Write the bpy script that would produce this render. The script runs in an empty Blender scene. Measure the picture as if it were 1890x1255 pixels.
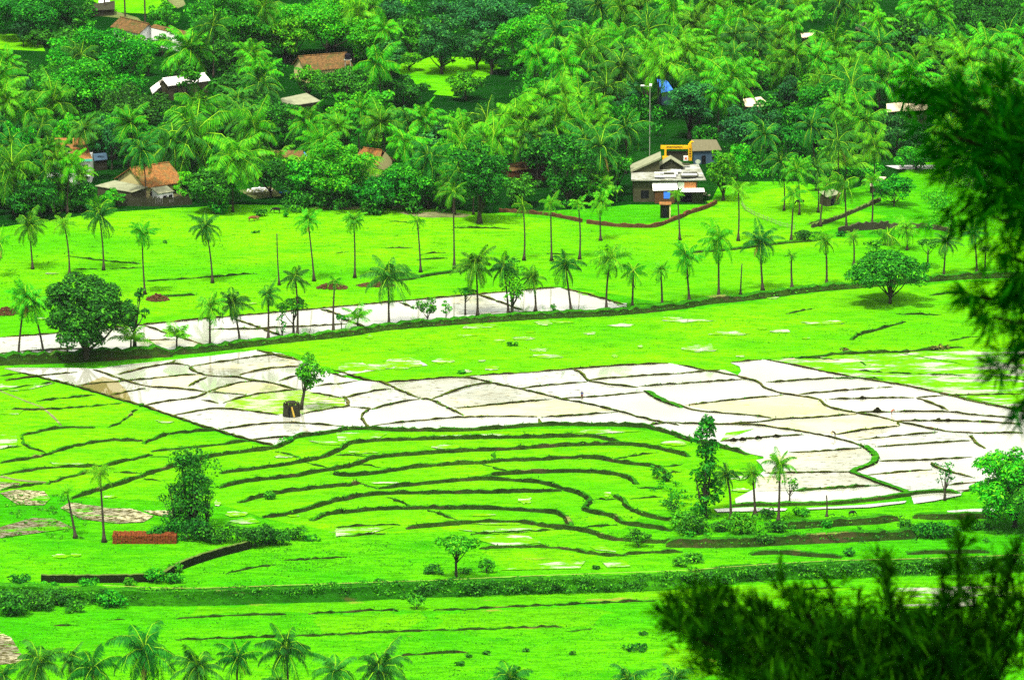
import bpy, math, random
import numpy as np
from mathutils import Vector, Matrix
R = math.radians
random.seed(7)
S = bpy.context.scene
COL = S.collection

# ------------------------------------------------------------------ camera, sky, sun, exposure
FPX, CX, CY, PITCH, CAMH = 10000.0, 945.0, 627.5, R(13.5), 230.0
cam = bpy.data.cameras.new('camera'); camo = bpy.data.objects.new('camera', cam); COL.objects.link(camo)
camo.location = (0, 0, CAMH); camo.rotation_euler = (R(90) - PITCH, 0, 0)
cam.sensor_width = 36.0; cam.lens = FPX / 1890.0 * 36.0; cam.clip_start = 0.5; cam.clip_end = 20000
cam.dof.use_dof = True; cam.dof.focus_distance = 980; cam.dof.aperture_fstop = 11
S.camera = camo
SUN_EL, SUN_ROT = R(66), R(-30)
w = bpy.data.worlds.new("World"); S.world = w; w.use_nodes = True
nt = w.node_tree; bg = nt.nodes['Background']
sky = nt.nodes.new('ShaderNodeTexSky'); sky.sky_type = 'NISHITA'; sky.sun_disc = False
sky.sun_elevation = SUN_EL; sky.sun_rotation = R(150); sky.dust_density = 6.0; sky.air_density = 1.2; sky.ozone_density = 1.0
hs = nt.nodes.new('ShaderNodeHueSaturation'); hs.inputs['Saturation'].default_value = 0.10
nt.links.new(sky.outputs[0], hs.inputs['Color']); nt.links.new(hs.outputs[0], bg.inputs['Color'])
bg.inputs['Strength'].default_value = 0.105
sl = bpy.data.lights.new('sun', 'SUN'); sl.energy = 3.1; sl.angle = R(6); sl.color = (1, .97, .9)
so = bpy.data.objects.new('sun', sl); COL.objects.link(so); so.rotation_euler = (R(24), 0, R(-30)); so.location = (0, 900, 300)
S.view_settings.view_transform = 'Standard'; S.view_settings.look = 'None'; S.view_settings.gamma = 1
S.view_settings.exposure = 1.15
S.render.engine = 'CYCLES'
try:
    S.cycles.max_bounces = 5; S.cycles.diffuse_bounces = 1; S.cycles.glossy_bounces = 2; S.cycles.transmission_bounces = 2
    S.cycles.use_denoising = False; S.cycles.caustics_reflective = False
except Exception: pass

# ------------------------------------------------------------------ photo pixel -> place on the land
SP, CP = math.sin(PITCH), math.cos(PITCH)
def ray(px, py):
    a = (px - CX) / FPX; b = -(py - CY) / FPX
    return Vector((a, CP + b * SP, -SP + b * CP))
def G(px, py, z=0.0):
    d = ray(px, py); t = (z - CAMH) / d.z
    return Vector((d.x * t, d.y * t, z))
def AT(px, py, dist):
    d = ray(px, py); return Vector((0, 0, CAMH)) + d * dist
def sc(py): return (FPX * SP + (py - CY) * CP) / CAMH       # pixels per metre on the ground
CR = {'A': (0, 640, 2.953), 'B': (620, 640, 2.953), 'C': (1250, 640, 2.953), 'D': (0, 360, 2.953), 'E': (620, 360, 2.953),
      'F': (1250, 360, 2.953), 'G': (0, 940, 2.953), 'H': (620, 940, 2.953), 'I': (1250, 940, 2.953),
      'T': (0, 0, 2.9875), 'U': (470, 0, 2.9875), 'V': (940, 0, 2.9875), 'W': (1410, 0, 2.9875), 'P': (0, 0, 1.0)}
def px(s):
    out = []; c = CR['P']
    for tok in s.split():
        if tok in CR: c = CR[tok]
        else:
            x, y = tok.split(','); out.append((c[0] + float(x) / c[2], c[1] + float(y) / c[2]))
    return out

# ------------------------------------------------------------------ materials
def new_mat(name):
    m = bpy.data.materials.new(name); m.use_nodes = True
    return m, m.node_tree, m.node_tree.nodes['Principled BSDF']
def noise(nt, scale, detail=4, vec=None, rough=.6):
    n = nt.nodes.new('ShaderNodeTexNoise'); n.inputs['Scale'].default_value = scale; n.inputs['Detail'].default_value = detail
    n.inputs['Roughness'].default_value = rough
    if vec is not None: nt.links.new(vec, n.inputs['Vector'])
    return n.outputs['Fac']
def ramp(nt, fac, stops):
    r = nt.nodes.new('ShaderNodeValToRGB'); e = r.color_ramp.elements
    while len(e) < len(stops): e.new(.5)
    for k, (p, c) in enumerate(stops):
        e[k].position = p; e[k].color = (c[0], c[1], c[2], 1) if not isinstance(c, (int, float)) else (c, c, c, 1)
    nt.links.new(fac, r.inputs[0]); return r.outputs[0]
def mix(nt, fac, a, b, mode='MIX'):
    m = nt.nodes.new('ShaderNodeMix'); m.data_type = 'RGBA'; m.blend_type = mode
    for sock, v in ((m.inputs[0], fac), (m.inputs[6], a), (m.inputs[7], b)):
        if isinstance(v, bpy.types.NodeSocket): nt.links.new(v, sock)
        elif isinstance(v, (int, float)): sock.default_value = v
        else: sock.default_value = (v[0], v[1], v[2], 1)
    return m.outputs[2]
def bump(nt, bs, h, strength=.5, dist=.1):
    b = nt.nodes.new('ShaderNodeBump'); b.inputs['Strength'].default_value = strength; b.inputs['Distance'].default_value = dist
    nt.links.new(h, b.inputs['Height']); nt.links.new(b.outputs[0], bs.inputs['Normal'])
def pos(nt, sx=1, sy=1, sz=1):
    g = nt.nodes.new('ShaderNodeNewGeometry'); v = nt.nodes.new('ShaderNodeVectorMath'); v.operation = 'MULTIPLY'
    nt.links.new(g.outputs['Position'], v.inputs[0]); v.inputs[1].default_value = (sx, sy, sz); return v.outputs[0]
def flat(name, col, rough=.8, var=.25, scale=1.5, metal=0.0):
    m, nt, bs = new_mat(name)
    n = noise(nt, scale, 5, pos(nt))
    c = mix(nt, n, [v * (1 - var) for v in col], [min(1, v * (1 + var)) for v in col])
    nt.links.new(c, bs.inputs['Base Color']); bs.inputs['Roughness'].default_value = rough; bs.inputs['Metallic'].default_value = metal; bs.inputs['Specular IOR Level'].default_value = 0.0
    return m
def grass(name, a, b, dark, soil=None, soil_at=.70, speck=.5):
    m, nt, bs = new_mat(name)
    p = pos(nt)
    big = ramp(nt, noise(nt, .030, 6, pos(nt, .6, 1, 1), .65), [(.38, b), (.60, a)])
    stripe = ramp(nt, noise(nt, .9, 6, pos(nt, .28, 1, 1), .7), [(.40, 0.0), (.72, 1.0)])
    c = mix(nt, stripe, big, [v * .45 for v in b])
    fine = ramp(nt, noise(nt, 2.3, 3, pos(nt, .7, 1, 1), .8), [(.50 + .04 * (1 - speck), 0.0), (.68, .9)])
    c = mix(nt, fine, c, dark)
    patch = ramp(nt, noise(nt, .11, 8, pos(nt, .38, 1, 1), .76), [(.52, 0.0), (.64, .9)])
    c = mix(nt, patch, c, [(u + v) / 2 for u, v in zip(b, dark)])
    if soil:
        sn = ramp(nt, noise(nt, .22, 6, pos(nt, .4, 1, 1), .7), [(soil_at, 0.0), (soil_at + .06, .8)])
        c = mix(nt, sn, c, soil)
    nt.links.new(c, bs.inputs['Base Color']); bs.inputs['Roughness'].default_value = .9
    bs.inputs['Specular IOR Level'].default_value = 0
    bump(nt, bs, noise(nt, 2.2, 4, p), .9, .35)
    return m
def foliage(name, a, b, trans=.25, rand=.5, isw=.8):
    m, nt, bs = new_mat(name)
    oi = nt.nodes.new('ShaderNodeObjectInfo'); 
    gi = nt.nodes.new('ShaderNodeNewGeometry')
    big = ramp(nt, noise(nt, .6, 3, pos(nt)), [(.35, a), (.65, b)])
    isl = ramp(nt, gi.outputs['Random Per Island'], [(.0, [v * .45 for v in a]), (.45, a), (.78, b), (1.0, [b[0] * 3 + .01, min(.5, b[1] * 2.0), b[2]])])
    n = mix(nt, isw, big, isl)
    hv = nt.nodes.new('ShaderNodeHueSaturation'); nt.links.new(n, hv.inputs['Color'])
    mr = nt.nodes.new('ShaderNodeMapRange'); mr.inputs[3].default_value = 1 - rand; mr.inputs[4].default_value = 1 + rand
    nt.links.new(oi.outputs['Random'], mr.inputs[0]); nt.links.new(mr.outputs[0], hv.inputs['Value'])
    mh = nt.nodes.new('ShaderNodeMath'); mh.operation = 'MULTIPLY'; mh.inputs[1].default_value = 7.31
    fr = nt.nodes.new('ShaderNodeMath'); fr.operation = 'FRACT'; nt.links.new(oi.outputs['Random'], mh.inputs[0]); nt.links.new(mh.outputs[0], fr.inputs[0])
    m2 = nt.nodes.new('ShaderNodeMapRange'); m2.inputs[3].default_value = .488; m2.inputs[4].default_value = .510
    nt.links.new(fr.outputs[0], m2.inputs[0]); nt.links.new(m2.outputs[0], hv.inputs['Hue'])
    nt.links.new(hv.outputs[0], bs.inputs['Base Color']); bs.inputs['Roughness'].default_value = .6
    bs.inputs['Specular IOR Level'].default_value = .10
    tr = nt.nodes.new('ShaderNodeBsdfTranslucent'); nt.links.new(hv.outputs[0], tr.inputs[0])
    ms = nt.nodes.new('ShaderNodeMixShader'); ms.inputs[0].default_value = trans
    nt.links.new(bs.outputs[0], ms.inputs[1]); nt.links.new(tr.outputs[0], ms.inputs[2])
    nt.links.new(ms.outputs[0], nt.nodes['Material Output'].inputs['Surface'])
    return m
def water(name, mud, amount, dots=0.0, dotcol=(.10, .09, .05), rows=False, green=None, green_at=.5, gs=.32, ds=1.1):
    """flooded paddy: glossy sheet over mud, with mud and stubble standing out of it by noise"""
    m, nt, bs = new_mat(name)
    bs.inputs['Base Color'].default_value = (*mud, 1); bs.inputs['Roughness'].default_value = .04
    bs.inputs['IOR'].default_value = 1.5; bs.inputs['Metallic'].default_value = .62
    c0 = ramp(nt, noise(nt, .05, 4, pos(nt)), [(.35, mud), (.65, [min(.85, v * 1.3) for v in mud])])
    nt.links.new(c0, bs.inputs['Base Color'])
    bump(nt, bs, noise(nt, 1.2, 2, pos(nt)), .02, .05)
    d = nt.nodes.new('ShaderNodeBsdfDiffuse')
    out = bs.outputs[0]
    def over(maskfac, col):
        nonlocal out
        dd = nt.nodes.new('ShaderNodeBsdfDiffuse')
        if isinstance(col, bpy.types.NodeSocket): nt.links.new(col, dd.inputs[0])
        else: dd.inputs[0].default_value = (*col, 1)
        ms = nt.nodes.new('ShaderNodeMixShader'); nt.links.new(maskfac, ms.inputs[0])
        nt.links.new(out, ms.inputs[1]); nt.links.new(dd.outputs[0], ms.inputs[2]); out = ms.outputs[0]
    if amount > 0:
        over(ramp(nt, noise(nt, .10, 6, pos(nt, .6, 1, 1), .65), [(.62 - .3 * amount, 0.0), (.70 - .2 * amount, .85)]), (.50, .47, .26))
    if rows:
        wv = nt.nodes.new('ShaderNodeTexWave'); wv.inputs['Scale'].default_value = .38; wv.inputs['Distortion'].default_value = 5; wv.bands_direction = 'Y'
        wv.inputs['Detail'].default_value = 3; nt.links.new(pos(nt, .35, 1, 1), wv.inputs['Vector'])
        nn = noise(nt, .12, 3, pos(nt))
        mm = nt.nodes.new('ShaderNodeMath'); mm.operation = 'MULTIPLY'; nt.links.new(wv.outputs['Fac'], mm.inputs[0]); nt.links.new(nn, mm.inputs[1])
        over(ramp(nt, mm.outputs[0], [(.38, 0.0), (.50, .8)]), (.16, .13, .06))
    if dots > 0:
        over(ramp(nt, noise(nt, ds, 4, pos(nt, .5, 1.2, 1), .7), [(.68 - dots * .2, 0.0), (.72 - dots * .2, 1.0)]), dotcol)
    if green:
        c = ramp(nt, noise(nt, .7, 4, pos(nt)), [(.4, green), (.65, [v * .6 for v in green])])
        over(ramp(nt, noise(nt, gs, 6, pos(nt, .30, 1.1, 1), .72), [(green_at - .02, 1.0), (green_at + .03, 0.0)]), c)
    nt.links.new(out, nt.nodes['Material Output'].inputs['Surface'])
    return m
M = {}
M['ground'] = grass('grass_ground', (.085, .40, .001), (.030, .29, .001), (.008, .09, .001), (.30, .22, .07), .72)
M['lime'] = grass('lime_grass', (.150, .45, .001), (.065, .36, .001), (.014, .13, .001), (.30, .26, .08), .76, .2)
M['deep'] = grass('deep_grass', (.095, .40, .001), (.035, .31, .001), (.008, .12, .001), (.17, .20, .02), .66)
M['olive'] = grass('olive_grass', (.125, .41, .001), (.065, .33, .001), (.014, .13, .001), (.22, .20, .03), .60)
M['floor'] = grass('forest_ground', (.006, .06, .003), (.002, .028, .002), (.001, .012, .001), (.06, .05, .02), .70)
M['yard'] = grass('bare_yard', (.22, .20, .10), (.12, .16, .04), (.03, .10, .01), (.30, .24, .14), .6)
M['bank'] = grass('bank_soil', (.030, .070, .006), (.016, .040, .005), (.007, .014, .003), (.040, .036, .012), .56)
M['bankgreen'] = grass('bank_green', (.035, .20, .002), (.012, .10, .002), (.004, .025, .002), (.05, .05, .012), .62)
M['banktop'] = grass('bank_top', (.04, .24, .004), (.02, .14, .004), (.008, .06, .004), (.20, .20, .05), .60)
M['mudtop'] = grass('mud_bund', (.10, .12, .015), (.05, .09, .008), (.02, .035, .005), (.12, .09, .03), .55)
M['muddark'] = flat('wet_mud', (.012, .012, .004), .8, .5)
M['path'] = flat('footpath', (.22, .27, .05), .9, .5)
M['water'] = water('paddy_water', (.68, .70, .52), .0, .0)
M['waterdots'] = water('clod_water', (.62, .66, .52), .26, .46)
M['ploughed'] = water('ploughed_water', (.56, .60, .44), .36, .50, rows=True)
M['pale'] = water('pale_mud_water', (.6, .6, .3), .55, .3, (.30, .36, .08))
M['brown'] = water('brown_reflection', (.40, .34, .10), .4, .2)  # tone of a brownish reflection, put into the water colour
M['sprout'] = water('sprouting_paddy', (.58, .58, .40), .15, .2, (.05, .16, .01), green=(.10, .38, .002), green_at=.53)
M['limesprout'] = water('lime_paddy', (.62, .64, .36), .3, .2, (.1, .3, .01), green=(.16, .38, .01), green_at=.51, gs=.8)
M['puddle'] = water('puddle_water', (.62, .62, .45), .1, .3, (.03, .14, .005), green=(.12, .42, .001), green_at=.53, gs=.55)
M['clods'] = water('ploughed_clods', (.30, .27, .13), .45, 1.05, (.05, .045, .012), ds=2.2, green=(.06, .30, .001), green_at=.43, gs=.3)
M['clods2'] = None
PF = {}
M['palm'] = foliage('palm_leaf', (.016, .21, .001), (.070, .40, .001), .12, .4, .5)
M['palmyoung'] = foliage('young_palm_leaf', (.06, .34, .004), (.12, .40, .006), .25, .25, .35)
M['palmdark'] = foliage('dark_palm_leaf', (.008, .11, .006), (.026, .20, .008), .15, .3, .35)
M['rib'] = flat('palm_midrib', (.22, .46, .015), .6)
M['dry'] = flat('dry_frond_leaf', (.30, .22, .05), .8)
M['trunk'] = flat('palm_bark', (.055, .042, .030), .9, .5, 4)
M['bark'] = flat('tree_bark', (.050, .045, .030), .9, .5, 4)
M['leafA'] = foliage('leaf_mid', (.010, .16, .002), (.036, .31, .002), .2, .3)
M['leafB'] = foliage('leaf_bright', (.028, .30, .002), (.065, .43, .002), .25, .2)
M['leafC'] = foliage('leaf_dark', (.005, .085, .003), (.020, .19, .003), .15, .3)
M['leafD'] = foliage('leaf_blue', (.007, .085, .014), (.018, .15, .022), .15, .3)
M['dryleaf'] = foliage('dry_leaf', (.09, .10, .02), (.15, .17, .03), .1, .1)
M['needle'] = foliage('needle_leaf', (.001, .016, .001), (.008, .095, .001), .28, .0, .8)
M['needle'].node_tree.nodes['Principled BSDF'].inputs['Specular IOR Level'].default_value = 0
M['twig'] = flat('twig', (.004, .006, .002), .9); M['twig'].node_tree.nodes['Principled BSDF'].inputs['Specular IOR Level'].default_value = 0
M['tile'] = None
def tiles(name, a, b, moss):
    m, nt, bs = new_mat(name)
    tc = nt.nodes.new('ShaderNodeTexCoord')
    br = nt.nodes.new('ShaderNodeTexBrick'); br.inputs['Scale'].default_value = 2.2
    br.inputs['Color1'].default_value = (*a, 1); br.inputs['Color2'].default_value = (*b, 1); br.inputs['Mortar'].default_value = (a[0] * .3, a[1] * .25, a[2] * .25, 1)
    br.inputs['Mortar Size'].default_value = .05; br.inputs['Brick Width'].default_value = .6; br.inputs['Row Height'].default_value = .7
    nt.links.new(tc.outputs['Object'], br.inputs['Vector'])
    mm = ramp(nt, noise(nt, .8, 5, pos(nt)), [(.50, 0.0), (.62, .8)])
    c = mix(nt, mm, br.outputs['Color'], moss)
    nt.links.new(c, bs.inputs['Base Color']); bs.inputs['Roughness'].default_value = .9; bs.inputs['Specular IOR Level'].default_value = .05
    return m
M['tile'] = tiles('clay_tiles', (.34, .15, .04), (.15, .065, .02), (.13, .10, .03))
M['oldtile'] = tiles('old_clay_tiles', (.20, .11, .035), (.08, .05, .02), (.05, .06, .015))
M['orangetile'] = tiles('orange_tiles', (.34, .15, .04), (.20, .10, .03), (.16, .10, .03))
M['brick'] = tiles('laterite_blocks', (.15, .055, .024), (.07, .028, .012), (.05, .04, .012))
M['laterite'] = flat('laterite', (.085, .042, .018), .95, .7, 2.5)
M['greysheet'] = flat('grey_roof_sheet', (.21, .22, .13), .7, .5, 1.0)
M['whitesheet'] = flat('white_roof_sheet', (.80, .76, .66), .6, .08, .8)
M['tansheet'] = flat('tan_roof_sheet', (.62, .52, .33), .7, .2)
M['blotchy'] = None
def blotch():
    m, nt, bs = new_mat('patched_roof')
    c = ramp(nt, noise(nt, .8, 6, pos(nt, .5, 1, 1), .7), [(.36, (.05, .06, .03)), (.47, (.22, .22, .15)), (.53, (.26, .27, .22)), (.7, (.42, .42, .38))])
    nt.links.new(c, bs.inputs['Base Color']); bs.inputs['Roughness'].default_value = .7; return m
M['blotchy'] = blotch()
M['cream'] = flat('cream_plaster', (.55, .48, .20), .9, .25)
M['white'] = flat('white_plaster', (.75, .76, .68), .9, .12)
M['teal'] = flat('teal_paint', (.10, .42, .30), .6, .2)
M['greywall'] = flat('weathered_wall', (.055, .055, .028), .95, .5, .9)
M['darkwall'] = flat('dark_boards', (.035, .036, .020), .95, .5, 3)
M['darkhole'] = flat('dark_opening', (.008, .010, .010), .9)
M['stone'] = flat('mossy_stone', (.009, .016, .004), .95, .8, 1.2)
M['stonetop'] = flat('mossy_coping', (.07, .12, .02), .95, .7, 1.2)
M['blue'] = flat('blue_sheet', (.05, .18, .70), .5, .3)
M['bluewall'] = flat('blue_grey_wall', (.045, .08, .11), .8, .3)
M['yellow'] = flat('yellow_paint', (.80, .42, .01), .6, .1)
M['black'] = flat('black_paint', (.012, .012, .015), .5)
M['orange'] = flat('orange_panel', (.60, .22, .08), .8, .2)
M['thatch'] = flat('thatch', (.12, .11, .06), .95, .5, 3)
M['sheetmid'] = flat('weathered_sheet', (.36, .37, .33), .8, .5, 1.5)
M['straw'] = flat('straw', (.40, .27, .04), .95, .3, 3)
M['road'] = flat('road', (.42, .42, .38), .8, .12, .3)
M['pole'] = flat('pale_pole', (.30, .32, .24), .7, .1)
M['bamboo'] = flat('bamboo', (.20, .24, .10), .8)
M['skin'] = flat('skin', (.10, .055, .035), .7)
M['shirt'] = flat('blue_cloth', (.03, .06, .22), .9)
M['shorts'] = flat('maroon_cloth', (.14, .03, .03), .9)
M['orangecloth'] = flat('orange_cloth', (.65, .12, .03), .9)
M['darkcloth'] = flat('dark_cloth', (.02, .025, .03), .9)
M['hair'] = flat('hair', (.008, .008, .008), .8)
M['cow'] = flat('brown_hide', (.16, .065, .025), .9)
M['cowdark'] = flat('black_hide', (.015, .013, .012), .9)

# ------------------------------------------------------------------ object helpers
def mesh_obj(name, verts, faces, mats, parent=None, midx=None, smooth=False):
    me = bpy.data.meshes.new(name)
    if isinstance(verts, np.ndarray):
        nv = len(verts); nf = len(faces); k = faces.shape[1]
        me.vertices.add(nv); me.vertices.foreach_set('co', verts.astype(np.float32).ravel())
        me.loops.add(nf * k); me.loops.foreach_set('vertex_index', faces.astype(np.int32).ravel())
        me.polygons.add(nf); me.polygons.foreach_set('loop_start', np.arange(0, nf * k, k, dtype=np.int32))
        me.update(calc_edges=True)
    else:
        me.from_pydata([tuple(v) for v in verts], [], faces)
    for m in (mats if isinstance(mats, (list, tuple)) else [mats]): me.materials.append(m)
    if midx is not None: me.polygons.foreach_set('material_index', np.array(midx, dtype=np.int32))
    if smooth: me.polygons.foreach_set('use_smooth', np.ones(len(me.polygons), dtype=bool))
    me.update()
    o = bpy.data.objects.new(name, me); COL.objects.link(o)
    if parent: o.parent = parent
    return o
def tag(o, label=None, cat=None, group=None, kind=None):
    if label: o['label'] = label
    if cat: o['category'] = cat
    if group: o['group'] = group
    if kind: o['kind'] = kind
    return o
def empty(name, loc, label, cat, group=None, rz=0.0):
    o = bpy.data.objects.new(name, None); COL.objects.link(o); o.location = loc; o.rotation_euler = (0, 0, rz)
    o.empty_display_size = .5
    return tag(o, label, cat, group)
class MB:
    def __init__(s): s.v = []; s.f = []; s.m = []
    def add(s, vs, fs, mi=0):
        n = len(s.v); s.v += [Vector(v) for v in vs]; s.f += [tuple(i + n for i in f) for f in fs]; s.m += [mi] * len(fs); return s
    def box(s, a, b, mi=0):
        x0, y0, z0 = a; x1, y1, z1 = b
        return s.add([(x0, y0, z0), (x1, y0, z0), (x1, y1, z0), (x0, y1, z0), (x0, y0, z1), (x1, y0, z1), (x1, y1, z1), (x0, y1, z1)],
                     [(0, 3, 2, 1), (4, 5, 6, 7), (0, 1, 5, 4), (1, 2, 6, 5), (2, 3, 7, 6), (3, 0, 4, 7)], mi)
    def slab(s, q, t, mi=0):
        """quad q (4 points) thickened downwards by t"""
        q = [Vector(p) for p in q]; d = Vector((0, 0, -t))
        return s.add(q + [p + d for p in q], [(0, 1, 2, 3), (7, 6, 5, 4), (0, 4, 5, 1), (1, 5, 6, 2), (2, 6, 7, 3), (3, 7, 4, 0)], mi)
    def tube(s, pts, rad, n=7, mi=0):
        pts = [Vector(p) for p in pts]; k = len(pts)
        if not isinstance(rad, (list, tuple)): rad = [rad] * k
        base = len(s.v); ref = Vector((.3, 1, .1)).normalized()
        for i, p in enumerate(pts):
            d = (pts[min(i + 1, k - 1)] - pts[max(i - 1, 0)]).normalized()
            u = d.cross(ref)
            if u.length < .05: u = d.cross(Vector((1, 0, 0)))
            u.normalize(); v = d.cross(u)
            for j in range(n):
                a = 2 * math.pi * j / n; s.v.append(p + (u * math.cos(a) + v * math.sin(a)) * rad[i])
        for i in range(k - 1):
            for j in range(n):
                a = base + i * n + j; b = base + i * n + (j + 1) % n
                s.f.append((a, b, b + n, a + n)); s.m.append(mi)
        s.f.append(tuple(base + (k - 1) * n + j for j in range(n))); s.m.append(mi)
        s.f.append(tuple(base + n - 1 - j for j in range(n))); s.m.append(mi)
        return s
    def build(s, name, mats, parent=None, smooth=False):
        return mesh_obj(name, s.v, s.f, mats, parent, s.m, smooth)

# ------------------------------------------------------------------ land
def hill(x, y):
    if y < 430:
        t = max(0.0, (430 - max(y, 0)) / 430.0)
        h = 222.0 * (t ** 1.25)
        if y < 0: h += min(20, -y * .1)
        return h * (1 + .04 * math.sin(x * .02)) if y > 40 else h
    if y > 1700: return (y - 1700) * .12 * (1 + .3 * math.sin(x * .002))
    return 0.0
xs = sorted(set([-4000, -2500, -1500, -900] + list(range(-600, 601, 50)) + [900, 1500, 2500, 4000]))
ys = sorted(set([-600, -300, -100] + list(range(0, 440, 20)) + list(range(450, 1701, 50)) + [2000, 2600, 3500, 5000]))
gv = [(x, y, hill(x, y)) for y in ys for x in xs]; nx = len(xs)
gf = [(j * nx + i, j * nx + i + 1, (j + 1) * nx + i + 1, (j + 1) * nx + i) for j in range(len(ys) - 1) for i in range(nx - 1)]
tag(mesh_obj('ground', gv, gf, M['ground'], smooth=True), 'flat green valley floor rising to the hillside below the camera', None, None, 'structure')

ZC = [0]
def sheet(name, pts, z, mat, label=None, jag=0.0):
    ZC[0] += 1; z += ZC[0] * .0011 if name != 'water' else ZC[0] * .0011 + .02
    w = [G(*p) for p in px(pts)] if isinstance(pts, str) else [G(*p) for p in pts]
    out = []
    for i, a in enumerate(w):
        b = w[(i + 1) % len(w)]; n = max(1, int((b - a).length / 2.0))
        for k in range(n):
            p = a.lerp(b, k / n)
            if jag: p = p + Vector((random.uniform(-jag, jag), random.uniform(-jag, jag) * 1.6, 0))
            out.append(Vector((p.x, p.y, z)))
    from mathutils.geometry import tessellate_polygon
    tris = tessellate_polygon([out])
    return tag(mesh_obj(name, out, [tuple(t) for t in tris], mat), label, None, None, 'structure')

# forest floor and field sheets
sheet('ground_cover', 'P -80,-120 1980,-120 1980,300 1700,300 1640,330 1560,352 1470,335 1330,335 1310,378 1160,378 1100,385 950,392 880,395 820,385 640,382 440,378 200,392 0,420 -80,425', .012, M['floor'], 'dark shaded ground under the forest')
sheet('field', 'P -80,425 0,420 200,392 440,378 640,382 820,385 950,400 1150,415 1240,410 1310,382 1400,400 1470,440 1560,440 1980,435 1980,505 1700,512 1560,530 1400,548 1260,565 1090,535 1030,528 800,555 0,625 -80,640', .016, M['lime'], 'lime green field between the forest and the flooded strip', .3)
sheet('field', 'P -80,672 450,630 900,592 1260,574 1560,534 1980,510 1980,640 1840,655 1700,660 1560,663 1410,662 1350,668 1367,684 1320,690 1230,672 1060,680 880,695 700,705 590,675 540,650 440,646', .016, M['lime'], 'bright green meadow between the palm embankment and the flooded paddies', .3)
sheet('field', 'P -80,660 0,672 90,700 260,755 480,823 620,800 830,795 1070,790 1210,795 1330,825 1400,842 1395,905 1320,945 1200,940 1120,1000 1040,1020 900,980 640,985 500,960 400,930 -80,905', .016, M['lime'], 'lime green terraced rice fields in curved steps', .3)
sheet('field', 'P 1660,425 1700,330 1980,320 1980,430', .016, M['ground'])
sheet('field', 'P 1300,372 1480,340 1510,372 1640,400 1470,440', .02, M['lime'])
sheet('field', 'U 760,380 830,350 930,325 1080,312 1180,325 1290,330 1330,380 1250,430 1150,480 1120,540 1040,530 980,500 900,450 820,420', .02, M['lime'], 'bright clearing of grass in the forest', 1.5)
sheet('field', 'T 500,0 900,0 980,40 860,80 620,70', .02, M['lime'])
sheet('yard', 'T 540,90 620,60 760,100 800,140 720,110 640,100', .02, M['yard'])
sheet('field', 'T -40,190 100,190 230,240 250,285 130,280 -40,270', .02, M['lime'])
sheet('field', 'U 640,720 760,720 770,800 640,790', .02, M['lime'])
sheet('field', 'P -80,985 500,985 700,1010 900,1000 1300,960 1980,940 1980,1500 -80,1500', .010, M['deep'], 'deep green grassland in the foreground of the valley', .4)
for q in ('H -100,500 300,480 600,468 1000,452 1500,442 1990,428 1990,480 1500,508 1000,532 520,555 300,550 0,560 -100,560',
          'H -100,572 280,558 500,572 420,660 0,682 -100,680', 'H 560,560 1000,540 1350,520 1500,560 1400,640 1000,650 560,640',
          'G 1050,530 1890,500 1890,560 1330,570 1050,575', 'I -60,430 560,410 1000,425 1050,440 560,470 200,560 -60,560', 'H 800,230 1000,215 1300,235 1400,255 1350,300 1000,330 860,300',
          'I -60,760 120,770 260,840 160,930 -60,930'):
    sheet('field', q, .020, M['olive'], None, .8)
# mown / trodden edges of the far field
sheet('yard', 'E 330,95 560,92 740,108 700,122 480,125', .022, M['yard'], None, .3)
sheet('yard', 'E 0,70 250,62 480,45 560,50 300,75 60,82', .022, M['yard'], None, .3)
sheet('yard', 'D 1700,72 1890,60 1890,78 1740,82', .022, M['yard'])
sheet('yard', 'P 440,352 500,345 520,362 470,368', .022, M['yard'])
sheet('road', 'W 670,915 950,912 950,935 740,936', .03, M['road'], 'grey stretch of road at the forest edge')
sheet('road', 'T 915,0 1010,0 1025,30 980,50', .03, M['yard'])

# ------------------------------------------------------------------ flooded paddies
def wsheet(pts, mat, z=.05, label=None): return sheet('water', pts, z, M[mat], label)
W1 = 'P -80,640 D 0,780 200,768 480,742 780,712 1000,690 1500,645 1890,610 E 330,585 560,565 780,545 1000,525 1220,507 1320,528 1450,565 1580,600 1585,610 1450,625 1290,632 1030,637 780,657 560,693 300,712 100,738 D 1890,748 1500,772 1330,812 1150,832 900,850 700,862 480,880 0,892 P -80,668'
wsheet(W1, 'water', .05, 'flooded white strip of paddies along the palm embankment')
W2 = ('A 20,120 100,116 430,118 520,122 700,98 920,76 1150,52 1400,20 1530,38 1640,78 1790,140 1870,165 B 120,185 250,197 430,187 700,163 780,158 1000,148 1290,124 1500,107 1820,92 '
      'C 0,100 130,130 260,128 330,158 348,135 340,110 290,90 470,72 870,155 1250,215 1500,275 1890,360 P 1980,790 1980,930 C 1890,760 1650,745 1540,800 1290,858 1270,800 1000,842 700,858 320,862 315,830 430,772 425,720 470,680 470,600 380,582 230,535 100,512 0,490 '
      'B 1740,455 1680,435 1400,425 1110,428 950,442 700,462 300,457 150,447 0,462 A 1600,500 1540,532 1490,537 1420,525 1150,450 930,375 770,320 590,270 430,220 290,187 100,140')
wsheet(W2, 'water', .05, 'wide sheet of flooded paddies reflecting the sky')
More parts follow.
